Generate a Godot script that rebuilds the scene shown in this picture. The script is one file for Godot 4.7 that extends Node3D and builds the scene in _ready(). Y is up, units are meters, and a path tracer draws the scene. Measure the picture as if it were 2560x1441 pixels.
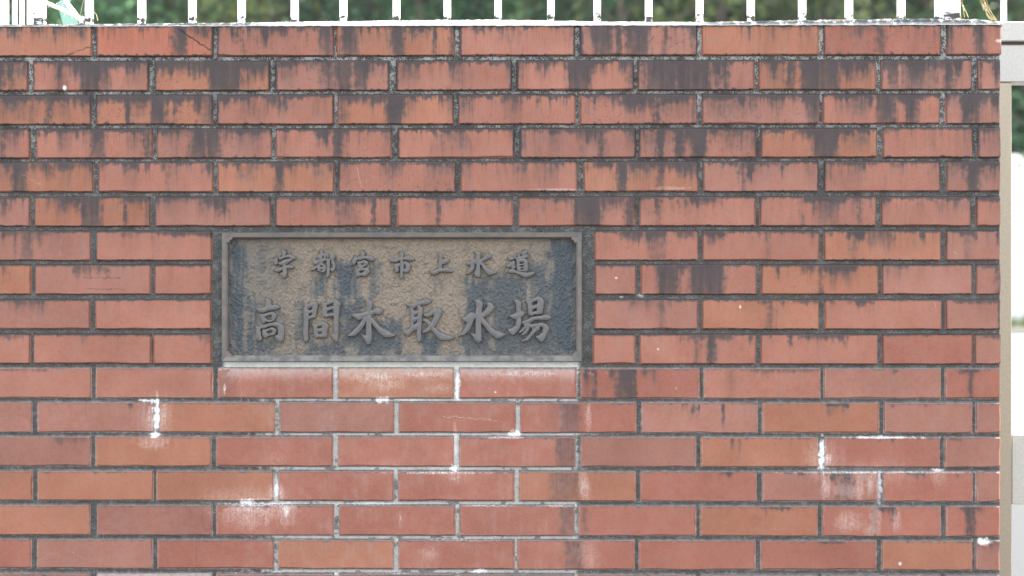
extends Node3D
# A brick wall with a bronze name plaque, white railings on top, a steel gate at its right end and wooded hillside behind.
# Distances in metres; the wall's front face is the plane z = 0. Measurements on the wall are kept in "wall pixels"
# (S metres each, x to the right from 1280 = wall centre, y downwards from 720.5 = eye height).

const S := 0.00079
const EYE := 0.90
const DIST := 2.70
const YAW := 0.0093
const TW := 2048
const TH := 1139
const STEP := 1.348
const LEFT := -240.0

var cam: Camera3D
var n_streak: PackedByteArray
var n_fine: PackedByteArray
var n_blot: PackedByteArray
var n_mid: PackedByteArray
var n_low: PackedByteArray
var n_hair: PackedByteArray
var n_soot: PackedByteArray
var stain_map: PackedFloat32Array
var salt_map: PackedFloat32Array
var rows := []          # per course: {top, bottom, bricks: [[x0, x1, tone], ...]}
var rng := RandomNumberGenerator.new()
var used := {}

# ---------------------------------------------------------------- helpers
func at(px: float, py: float, z: float) -> Vector3:
	# the point in the plane z = const that was measured at this place of the photograph
	var k := 2.0 * tan(deg_to_rad(cam.fov) / 2.0) / 1441.0
	var d := cam.basis * Vector3((px - 1280.0) * k, (720.5 - py) * k, -1.0)
	var t := (z - cam.position.z) / d.z
	return cam.position + d * t

func wx(px: float) -> float:          # photograph column -> wall pixel column
	return at(px, 720.5, 0.0).x / S + 1280.0

func wp(x: float, y: float, z := 0.0) -> Vector3:   # wall pixel -> metres
	return Vector3((x - 1280.0) * S, EYE + (720.5 - y) * S, z)

func sm(a: float, b: float, x: float) -> float:
	var t := clampf((x - a) / (b - a), 0.0, 1.0)
	return t * t * (3.0 - 2.0 * t)

func numbered(called: String) -> String:
	if not used.has(called):
		used[called] = 0
		return called
	used[called] += 1
	return "%s_%03d" % [called, used[called]]

func tag(o: Node, label := "", category := "", group := "", kind := "") -> Node:
	if label: o.set_meta("label", label)
	if category: o.set_meta("category", category)
	if group: o.set_meta("group", group)
	if kind: o.set_meta("kind", kind)
	return o

func thing(called: String, where: Vector3) -> Node3D:
	var o := Node3D.new()
	o.name = numbered(called)
	o.position = where
	add_child(o, true)
	return o

func part(called: String, m: Mesh, mat: Material, parent: Node, where := Vector3.ZERO) -> MeshInstance3D:
	var o := MeshInstance3D.new()
	o.name = called
	o.mesh = m
	if mat: o.material_override = mat
	o.position = where
	parent.add_child(o, true)
	return o

func solo(called: String, m: Mesh, mat: Material, where := Vector3.ZERO) -> MeshInstance3D:
	var o := MeshInstance3D.new()
	o.name = numbered(called)
	o.mesh = m
	o.material_override = mat
	o.position = where
	add_child(o, true)
	return o

func begin() -> SurfaceTool:
	var st := SurfaceTool.new()
	st.begin(Mesh.PRIMITIVE_TRIANGLES)
	return st

func quad(st: SurfaceTool, a: Vector3, b: Vector3, c: Vector3, d: Vector3, ua := Vector2.ZERO, ub := Vector2.ZERO, uc := Vector2.ZERO, ud := Vector2.ZERO) -> void:
	# corners counter-clockwise as seen from outside
	var n := (b - a).cross(c - a)
	if n.length_squared() < 1e-18: n = (c - a).cross(d - a)
	n = n.normalized()
	for v in [[a, ua], [c, uc], [b, ub], [a, ua], [d, ud], [c, uc]]:
		st.set_normal(n)
		st.set_uv(v[1])
		st.add_vertex(v[0])

func box(st: SurfaceTool, lo: Vector3, hi: Vector3, c := 0.0) -> void:
	# a box whose long front edges are chamfered by c on every side
	var a := [Vector3(lo.x, lo.y, lo.z), Vector3(hi.x, lo.y, lo.z), Vector3(hi.x, hi.y, lo.z), Vector3(lo.x, hi.y, lo.z)]
	var b := [Vector3(lo.x, lo.y, hi.z - c), Vector3(hi.x, lo.y, hi.z - c), Vector3(hi.x, hi.y, hi.z - c), Vector3(lo.x, hi.y, hi.z - c)]
	var f := [Vector3(lo.x + c, lo.y + c, hi.z), Vector3(hi.x - c, lo.y + c, hi.z), Vector3(hi.x - c, hi.y - c, hi.z), Vector3(lo.x + c, hi.y - c, hi.z)]
	quad(st, a[3], a[2], a[1], a[0])
	for i in 4:
		var j := (i + 1) % 4
		quad(st, a[i], a[j], b[j], b[i], Vector2(0, a[i].y), Vector2(1, a[j].y), Vector2(1, b[j].y), Vector2(0, b[i].y))
		if c > 0.0: quad(st, b[i], b[j], f[j], f[i])
	quad(st, f[0], f[1], f[2], f[3])

func tube(st: SurfaceTool, pts: Array, r0: float, r1: float, sides := 6) -> void:
	var rings := []
	for i in pts.size():
		var dir: Vector3 = (pts[mini(i + 1, pts.size() - 1)] - pts[maxi(i - 1, 0)]).normalized()
		var e1 := dir.cross(Vector3(0.31, 0.2, 0.93)).normalized()
		var e2 := dir.cross(e1)
		var r := lerpf(r0, r1, float(i) / maxi(pts.size() - 1, 1))
		var ring := []
		for k in sides:
			var a := TAU * k / sides
			ring.append([pts[i] + (e1 * cos(a) + e2 * sin(a)) * r, e1 * cos(a) + e2 * sin(a)])
		rings.append(ring)
	for i in rings.size() - 1:
		for k in sides:
			var l := (k + 1) % sides
			for v in [rings[i][k], rings[i + 1][k], rings[i][l], rings[i][l], rings[i + 1][k], rings[i + 1][l]]:
				st.set_normal(v[1])
				st.set_uv(Vector2(float(k) / sides, v[0].y))
				st.add_vertex(v[0])

func grid_mesh(nx: int, ny: int, pos: PackedVector3Array, uv: PackedVector2Array, keep := PackedByteArray()) -> ArrayMesh:
	# a sheet of nx * ny points, rows running downwards, facing +z
	var nrm := PackedVector3Array()
	nrm.resize(pos.size())
	for j in ny:
		for i in nx:
			var k := j * nx + i
			var dx := pos[j * nx + mini(i + 1, nx - 1)] - pos[j * nx + maxi(i - 1, 0)]
			var dy := pos[maxi(j - 1, 0) * nx + i] - pos[mini(j + 1, ny - 1) * nx + i]
			nrm[k] = dx.cross(dy).normalized()
	var idx := PackedInt32Array()
	for j in ny - 1:
		for i in nx - 1:
			var k := j * nx + i
			if keep.size() and not keep[k]: continue
			idx.append_array([k, k + 1, k + nx, k + 1, k + nx + 1, k + nx])
	var a := []
	a.resize(Mesh.ARRAY_MAX)
	a[Mesh.ARRAY_VERTEX] = pos
	a[Mesh.ARRAY_NORMAL] = nrm
	a[Mesh.ARRAY_TEX_UV] = uv
	a[Mesh.ARRAY_INDEX] = idx
	var m := ArrayMesh.new()
	m.add_surface_from_arrays(Mesh.PRIMITIVE_TRIANGLES, a)
	return m

func noise_map(w: int, h: int, freq: float, octaves: int, s: int, tall := 1) -> PackedByteArray:
	var n := FastNoiseLite.new()
	n.noise_type = FastNoiseLite.TYPE_SIMPLEX_SMOOTH
	n.seed = s
	n.frequency = freq
	n.fractal_type = FastNoiseLite.FRACTAL_FBM
	n.fractal_octaves = octaves
	var im := n.get_image(w, maxi(h / tall, 8))
	im.convert(Image.FORMAT_L8)
	if tall > 1: im.resize(w, h, Image.INTERPOLATE_CUBIC)
	return im.get_data()

func plain(c: Color, rough := 0.8, metal := 0.0) -> StandardMaterial3D:
	var m := StandardMaterial3D.new()
	m.albedo_color = c
	m.roughness = rough
	m.metallic = metal
	return m

func mottled(c0: Color, c1: Color, freq: float, s: int, scale: float, rough := 0.85, relief := 0.0) -> StandardMaterial3D:
	# two colours clouded together by noise, laid on from three sides; scale = tiles per metre
	var n := FastNoiseLite.new()
	n.seed = s
	n.frequency = freq
	n.fractal_octaves = 5
	var im := n.get_seamless_image(256, 256)
	im.convert(Image.FORMAT_L8)
	var src := im.get_data()
	var out := PackedByteArray()
	out.resize(256 * 256 * 3)
	for i in 256 * 256:
		var t := sm(0.25, 0.75, src[i] / 255.0)
		out[i * 3] = int(lerpf(c0.r, c1.r, t) * 255.0)
		out[i * 3 + 1] = int(lerpf(c0.g, c1.g, t) * 255.0)
		out[i * 3 + 2] = int(lerpf(c0.b, c1.b, t) * 255.0)
	var m := StandardMaterial3D.new()
	m.albedo_texture = ImageTexture.create_from_image(Image.create_from_data(256, 256, false, Image.FORMAT_RGB8, out))
	m.uv1_triplanar = true
	m.uv1_world_triplanar = true
	m.uv1_scale = Vector3.ONE * scale
	m.roughness = rough
	if relief > 0.0:
		m.heightmap_enabled = true
		m.heightmap_texture = ImageTexture.create_from_image(im)
		m.heightmap_scale = relief
	return m

# ---------------------------------------------------------------- the courses of the wall, as measured
const TOPS := [63, 152, 237, 322, 405, 493, 578, 663, 750, 837, 921, 1007, 1093, 1179, 1265, 1351, 1437, 1523, 1609, 1695, 1781]
const TALL := [75, 73, 73, 72, 74, 72, 73, 73, 73, 73, 75, 75, 74, 74, 75, 73, 74, 73, 74, 74, 74]
# left and right end of every brick, then a letter for its tone: n salmon, p pink grey, o orange, r red, d dull purple
const COURSES := [
	"-65 226 o 240 530 v 543 832 n 843 1135 o 1151 1435 n 1452 1742 p 1757 2046 o 2062 2352 r 2370 2506 n",
	"-230 66 o 82 369 n 386 672 o 689 971 p 991 1278 n 1293 1583 n 1596 1885 p 1899 2190 o 2205 2430 p 2447 2503 p",
	"-62 224 o 239 528 o 543 832 n 846 1132 o 1148 1437 n 1452 1741 n 1758 2046 p 2060 2350 n 2368 2502 p",
	"-230 72 n 90 378 n 392 677 p 691 976 n 995 1284 n 1301 1588 p 1600 1889 n 1904 2193 o 2210 2432 n 2447 2503 p",
	"-62 229 o 246 530 n 545 833 o 847 1137 n 1153 1441 n 1461 1745 o 1759 2046 p 2063 2351 n 2370 2503 p",
	"-230 71 p 86 372 o 389 674 p 689 976 n 994 1281 n 1298 1588 n 1601 1888 n 1902 2190 n 2206 2427 n 2444 2503 n",
	"-65 223 p 241 527 n 1488 1744 n 1758 2048 n 2062 2352 o 2368 2502 p",
	"-230 74 o 87 373 p 386 526 n 1488 1589 p 1604 1891 n 1906 2195 o 2209 2430 p 2443 2504 p",
	"-65 222 p 238 525 n 1487 1745 p 1758 2047 o 2064 2354 n 2368 2502 p",
	"-230 71 n 84 374 n 384 526 n 1484 1587 n 1601 1889 n 1904 2194 n 2209 2431 r 2441 2504 p",
	"-65 224 n 239 528 n 545 830 r 845 1133 o 1149 1440 r 1453 1747 r 1761 2050 n 2063 2353 p 2366 2502 r",
	"-230 76 p 93 381 p 399 684 o 699 983 d 998 1287 r 1302 1590 r 1605 1893 p 1909 2198 o 2213 2431 p 2444 2503 p",
	"-65 223 d 238 525 o 541 830 r 845 1133 r 1150 1437 r 1453 1739 d 1754 2045 o 2065 2350 r 2365 2503 p",
	"-230 77 o 93 380 o 391 680 o 697 982 r 996 1284 r 1299 1588 o 1603 1891 r 1909 2195 p 2212 2433 r 2444 2504 d",
	"-65 222 o 241 527 d 541 832 r 848 1136 r 1150 1434 r 1448 1739 r 1753 2044 o 2059 2352 r 2367 2502 r",
	"-230 74 r 91 378 d 393 682 r 695 982 o 997 1284 r 1295 1586 r 1599 1888 r 1904 2191 r 2207 2431 o 2442 2502 d",
]
const TONES := {"n": [152, 101, 84], "p": [147, 100, 85], "o": [153, 101, 79], "r": [148, 94, 78], "d": [143, 97, 83], "v": [159, 97, 76]}

# dark water stains: course, then left, right, how far down the brick they reach, strength
const STAINS := {
	0: "20 45 .4 .5 85 115 .35 .6 128 160 .35 .5 165 215 .45 .5 270 285 .5 .4 345 365 .3 .4 430 465 1 .9 465 530 .5 .5 572 590 .5 .8 605 612 1 .7 655 670 .8 .8 670 720 .4 .8 745 760 .25 .8 800 832 1 .6 850 893 1 .9 915 925 .25 .7 975 1012 1 .85 1080 1088 1 .7 1095 1110 .2 .6 1125 1135 1 .5 1198 1208 .3 .6 1290 1300 .3 .5 1150 1290 .1 .4 1420 1436 .8 .4 1485 1535 1 .75 1535 1555 1 .85 1565 1625 1 .9 1655 1672 1 .6 1725 1742 1 .5 2120 2180 .4 .4 2192 2215 1 .6 2370 2385 1 .5 2435 2465 1 .7",
	1: "-10 8 1 .8 22 30 1 .4 55 66 .6 .5 140 170 1 .4 170 200 .8 .6 200 250 1 1 250 275 1 .6 320 350 .3 .5 150 340 .3 .8 400 470 .5 .9 470 520 .7 .9 520 600 1 1 395 410 .2 .6 620 672 .8 .6 390 672 .35 .8 800 815 1 .5 815 840 1 .6 840 880 1 .9 880 918 1 .85 930 935 .6 .4 690 800 .2 .5 1130 1150 .3 .3 1418 1478 1 .95 1350 1420 .2 .5 1540 1583 .5 .7 1565 1583 1 .5 1612 1690 1 .85 1690 1775 1 1 1807 1820 1 .9 1775 1800 .6 .7 1788 1795 1 .4 1925 1940 .6 .6 1965 1985 1 .8 2000 2100 1 .95 2095 2130 .6 .8 2140 2170 .6 .7 1905 1990 .2 .6 2205 2400 .5 .85 2220 2250 1 .7 2300 2330 .9 .7 2355 2385 1 .9 2250 2350 1 .5 2447 2455 1 .6 2480 2503 .9 .8",
	2: "0 224 .25 .8 30 45 .6 .6 70 90 1 .5 110 125 1 .9 150 160 .6 .4 185 205 .4 .6 239 528 .3 .9 312 325 1 .9 345 365 .5 .7 375 415 1 .9 430 437 1 .8 480 528 .7 .8 500 528 1 .6 543 580 .35 .7 580 600 .2 .4 660 700 .6 .6 700 715 .5 .4 846 1010 .35 .85 846 870 1 .6 915 935 .8 .6 965 1010 1 .9 1250 1256 .25 .7 1345 1352 .4 .8 1480 1500 .3 .8 1510 1550 .35 .6 1552 1600 .8 .9 1600 1640 .6 .7 1636 1647 1 .9 1655 1741 .3 .6 1725 1741 1 .4 1840 1870 .35 .7 1870 1900 .35 .6 1758 2046 .15 .6 2000 2046 .4 .5 2020 2046 1 .5 2175 2190 .6 .6 2190 2240 1 .85 2265 2300 1 .75 2240 2320 .3 .9 2075 2150 .15 .6 2368 2385 .3 .6 2405 2432 1 1 2432 2502 .4 .7 2432 2450 1 .6",
	3: "0 8 1 .6 15 60 .2 .4 90 100 .3 .7 185 200 .4 .5 225 260 1 .8 250 262 1 .7 358 378 1 .9 130 240 .15 .5 475 515 1 1 515 550 1 .85 560 580 .5 .6 392 680 .2 .6 480 560 .3 .8 795 830 .6 .8 830 855 1 .8 860 875 .4 .4 1365 1405 .15 .6 1440 1465 .5 .8 1465 1500 .6 .9 1495 1510 1 .8 1450 1465 1 .4 1405 1530 .2 .8 1643 1658 1 .95 1690 1710 1 .95 1710 1730 .4 .7 1730 1768 1 1 1770 1800 .3 .6 1985 2040 .4 .7 2035 2095 1 1 2000 2130 .3 .8 2095 2120 .6 .5 2210 2220 .3 .6 2455 2503 .2 .5",
	4: "10 30 .5 .5 28 70 1 .8 70 130 .5 .7 130 229 .3 .5 246 260 .3 .5 320 340 .3 .7 360 372 .3 .6 400 420 .3 .7 412 420 1 .3 505 530 .4 .6 545 600 .15 .6 685 712 1 .9 670 730 .3 .8 730 800 .15 .5 820 833 .6 .5 970 1010 .25 .4 1540 1568 1 .95 1461 1475 .4 .6 1480 1535 .2 .7 1568 1745 .3 .6 1610 1625 .7 .5 1645 1660 1 .6 1690 1745 .5 .5 1850 1862 1 .8 1868 1885 .8 .9 1800 1960 .12 .6 1950 1957 .4 .6 2080 2200 .12 .6 2155 2165 .35 .7 2220 2250 .25 .6 2370 2400 .25 .5 2418 2450 1 .95 2400 2503 .2 .8",
	5: "0 15 .8 .6 22 28 .6 .5 120 150 .6 .4 160 200 .6 .7 200 252 1 .9 150 250 .3 .9 308 318 1 .8 300 372 .25 .7 360 372 1 .5 500 570 .4 .8 545 570 .8 .8 480 560 .8 .3 389 600 .15 .5 840 920 .35 .8 930 940 1 .95 840 900 1 .35 905 925 .25 .6 1090 1100 1 .7 1433 1500 1 1 1380 1440 .15 .7 1500 1560 .5 .7 1560 1588 1 .85 1500 1530 .9 .5 1637 1655 1 .6 1690 1700 .6 .6 1705 1725 .6 .5 1720 1800 .3 .8 2000 2110 .3 .9 2000 2010 1 .5 2035 2100 1 .45 2145 2155 1 .5 2205 2230 .25 .8 2444 2503 .15 .8",
	6: "0 130 .2 .6 30 42 1 .3 50 80 1 .6 80 110 .5 .4 300 330 .2 .4 390 530 .15 .9 380 400 1 .2 1545 1590 .3 .9 1570 1610 .6 .95 1610 1665 .5 .95 1620 1660 1 .5 1680 1740 .3 .7 1710 1716 .5 .6 1758 1815 .3 .95 1765 1795 .5 .8 1900 1930 .15 .6 1912 1925 1 .3 2020 2040 .2 .5 2062 2080 .2 .7 2115 2170 .35 .95 2125 2140 1 .5 2160 2235 .7 .45 2300 2310 .4 .7 2180 2200 .3 .6 2400 2440 .25 .8 2410 2430 1 .4 2490 2502 .6 .6",
	7: "0 15 .3 .4 180 270 .35 .5 1640 1695 1 .95 1695 1720 .3 .7 1720 1810 1 1 1660 1810 .2 .9 1935 1948 .5 .8 2000 2040 .3 .8 2045 2060 1 .8 2050 2145 .4 .95 2060 2145 .8 .4 2020 2030 .8 .4 2225 2270 .1 .5 2209 2250 .6 .2 2490 2504 1 .6 2450 2504 .1 .6",
	8: "20 110 .25 .6 20 40 .5 .4 40 110 .5 .3 1570 1585 .5 .6 1640 1665 1 .45 1580 1680 .4 .3 1918 1935 1 .6 1900 1935 .2 .7 1955 1965 .3 .8 1980 2047 .12 .8 2135 2165 .25 .95 2080 2090 .2 .6 2120 2180 .1 .7 2380 2502 .1 .9 2495 2502 1 .6",
	9: "0 60 .15 .5 200 215 .4 .3 500 526 .3 .6 510 526 .6 .6 1695 1710 .3 .5 1735 1750 1 .6 1768 1790 1 .95 1725 1830 .2 .8 1870 1880 .4 .7 1925 1932 .4 .7 1970 1980 .4 .9 2000 2120 .2 .8 2075 2090 .4 .6 2110 2117 .6 .7 2040 2060 .7 .3 2455 2500 .1 .8",
	10: "0 120 .1 .5 545 590 1 .3 1455 1475 .4 .9 1475 1490 1 .8 1540 1565 1 .9 1560 1590 1 1 1600 1640 .3 .6 1520 1545 .4 .7 1620 1640 .6 .4 1453 1485 1 .4 1905 1925 .4 .7 1820 1835 1 .3 1870 2050 .1 .6 2230 2250 .1 .6 2400 2450 .2 .9 2420 2435 1 .8",
	11: "320 330 .2 .7 1400 1450 1 .6 1370 1450 1 .25 1708 1720 .3 .7 1728 1740 .7 .8 1745 1750 .5 .7 1805 1812 .8 .6 2065 2125 .12 .9 2065 2110 .5 .35 2225 2240 .15 .6 2310 2330 .1 .5",
	12: "130 223 .25 .4 1390 1437 1 .6 1825 1835 .5 .5 1845 1853 .6 .4 2195 2205 .2 .8 2225 2232 .2 .7 2365 2400 .1 .7",
	13: "1370 1450 1 .45 1420 1450 1 .35 1800 1830 .15 .8 2000 2010 .2 .7 2070 2130 .4 .8 2090 2135 1 .5 2270 2320 .2 .8 2390 2400 .2 .6",
	14: "1395 1434 1 .5 1448 1470 1 .4 1860 1870 .15 .7 1910 1980 .12 .9 1912 1920 .6 .4 2180 2192 1 .6 2225 2240 .5 .8 2180 2240 .3 .7 2418 2438 1 .95 2400 2460 .2 .8",
	15: "1410 1460 1 .5 2050 2110 .06 .8 2442 2502 .3 .5",
}
# lime salts: centre x, centre y, half width, half height, strength
const SALTS := [
	"388 1045 9 50 1.0", "375 1003 22 5 .9", "388 1088 12 8 1", "372 1040 10 36 .35", "408 1040 10 36 .35", "385 1108 40 14 .3", "690 1225 7 26 .95", "678 1235 6 22 .5", "701 1235 7 22 .5",
	"612 1258 18 10 1", "640 1263 90 4 .8", "615 1275 55 9 .5", "618 1290 16 20 .4", "665 1296 9 22 .3", "716 1278 10 16 .85", "716 1268 30 5 .6", "640 1250 60 3 .5",
	"2056 1140 9 42 1", "2068 1148 12 16 .6", "2058 1160 14 20 .5", "2205 1093 100 3 .95", "2175 1180 190 3 .75", "2300 1180 130 3 .6", "2200 1215 8 36 .7", "2345 1176 16 6 .9",
	"2460 1353 20 8 1", "1144 960 7 36 .9", "957 1000 20 8 .95", "1010 1001 60 4 .5", "1283 1084 16 8 .95", "1136 1172 12 9 .95", "1137 1120 6 46 .5", "1135 1192 18 14 .35",
	"640 1282 105 16 .34", "622 1300 32 26 .3", "715 1300 26 22 .25", "575 1290 26 24 .22", "690 1150 30 20 .12", "1455 1200 10 44 .3", "1470 1390 26 36 .2", "820 1040 26 20 .12", "975 1170 40 22 .12", "388 1050 44 50 .2", "2058 1150 46 46 .2", "620 1250 110 30 .18", "1140 1180 60 26 .16", "2190 1180 120 26 .16", "1198 1430 16 7 .95", "1260 1094 60 3 .7", "920 1262 90 3 .55", "1215 1265 80 3 .6", "1000 1437 130 3 .6", "1100 1182 130 3 .65", "560 975 3 14 .8", "1150 1350 130 3 .5", "690 1435 12 4 .6", "590 1437 8 4 .6", "1390 1265 50 3 .6",
	"2065 1213 12 30 .35", "2150 1213 12 30 .35", "2120 1225 40 18 .22", "2175 1205 10 30 .3", "2345 1190 18 24 .2", "2190 1290 14 30 .3", "2120 1305 34 24 .3", "2240 1300 10 26 .28", "2180 1325 20 14 .3",
	"1060 935 70 10 .5", "1300 932 130 10 .55", "930 940 70 16 .5", "700 932 140 8 .3", "960 960 50 20 .3", "1090 972 40 14 .2", "1470 1045 7 40 .3", "1460 1220 12 28 .35", "1000 1300 5 22 .3", "1070 1385 24 20 .25", "1450 1085 60 4 .4",
	"160 218 4 6 1", "2497 103 8 4 .8", "1680 470 40 4 .3", "1395 474 60 3 .35", "1040 445 3 12 .0", "1850 766 2 4 .9", "1540 695 3 3 .8", "1645 872 2 2 .9", "2250 1408 4 4 .9", "1238 980 3 3 .9", "1690 970 2 3 .7", "800 1000 8 3 .4", "1552 742 5 3 .5", "1604 738 8 4 .45",
]
# scratches and cracks: x, y to x, y, half width, how dark (1) or pale (-1)
const MARKS := ["445 70 480 95 1.6 1", "480 95 525 124 1.6 1", "160 138 195 124 1.2 .8", "195 124 226 116 1.2 .8", "892 418 896 440 .9 -.6", "896 440 903 468 .9 -.6", "920 438 948 446 .6 -.5", "205 694 300 695 .9 .7", "212 722 305 724 .9 .6", "1106 1042 1190 1046 .9 -.7", "1190 1046 1244 1052 .8 -.6", "52 434 102 462 .8 -.5", "150 585 147 645 .6 -.5", "92 1402 150 1378 .6 -.5", "170 1378 215 1400 .6 -.5", "489 1352 489 1424 .7 .6", "2335 754 2340 770 .8 -.8", "2383 630 2392 637 .7 -.7"]

func read_courses() -> void:
	for r in TOPS.size():
		var text: String = COURSES[r] if r < COURSES.size() else COURSES[14 if r % 2 == 0 else 15]
		var list := []
		var f := text.split(" ")
		for i in range(0, f.size(), 3):
			list.append([wx(float(f[i])), wx(float(f[i + 1])), f[i + 2], r < COURSES.size()])
		var half: bool = f[0] == "-230"
		for k in 2:      # two more bricks to the left of the picture
			var x1: float = (-245.0 if half else -80.0) - 303.0 * k
			list.append([wx(x1 - 288.0), wx(x1), f[2], false])
		rows.append({"top": float(TOPS[r]), "bottom": float(TOPS[r] + TALL[r]), "bricks": list})

func paint_stain(r: int, x0: float, x1: float, reach: float, strength: float) -> void:
	var top: float = rows[r].top
	var tall: float = rows[r].bottom - top
	var ix0 := maxi(0, int((x0 - 12 - LEFT) / STEP))
	var ix1 := mini(TW - 1, int((x1 + 12 - LEFT) / STEP))
	var iy0 := maxi(0, int((top - 40) / STEP))
	var iy1 := mini(TH - 1, int((top + tall - 40) / STEP) + 1)
	var soft := minf(11.0, (x1 - x0) * 0.4 + 2.0)
	for iy in range(iy0, iy1):
		var ty := (iy * STEP + 40 - top)
		for ix in range(ix0, ix1):
			var k := iy * TW + ix
			var x := ix * STEP + LEFT
			var st := n_streak[k] / 255.0
			var bl := n_blot[k] / 255.0
			var dx := minf(x - x0, x1 - x) + (bl - 0.5) * 9.0 + (st - 0.5) * 9.0
			var a := sm(-soft, soft, dx)
			if a <= 0.0: continue
			if reach < 0.99:
				var to := reach * tall * (0.45 + 1.1 * st) + (bl - 0.5) * 10.0
				a *= 1.0 - sm(to * 0.15, to + 7.0, ty)
			else:
				a *= 1.0 - 0.25 * ty / tall
			a *= strength * (0.78 + 0.44 * st)
			if a > stain_map[k]: stain_map[k] = a

func paint_salt(cx: float, cy: float, hx: float, hy: float, strength: float) -> void:
	cx = wx(cx)
	for iy in range(maxi(0, int((cy - hy * 1.8 - 40) / STEP)), mini(TH - 1, int((cy + hy * 1.8 - 40) / STEP) + 1)):
		for ix in range(maxi(0, int((cx - hx * 1.8 - LEFT) / STEP)), mini(TW - 1, int((cx + hx * 1.8 - LEFT) / STEP) + 1)):
			var k := iy * TW + ix
			var ex := (ix * STEP + LEFT - cx) / hx
			var ey := (iy * STEP + 40 - cy) / hy
			var d := sqrt(ex * ex + ey * ey) + (n_blot[k] / 255.0 - 0.5) * 1.4 + (n_streak[k] / 255.0 - 0.5) * 0.9
			var a := (1.0 - sm(0.45, 1.45, d)) * strength * (0.75 + 0.5 * n_fine[k] / 255.0)
			if a > salt_map[k]: salt_map[k] = minf(a, 1.0)

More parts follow.
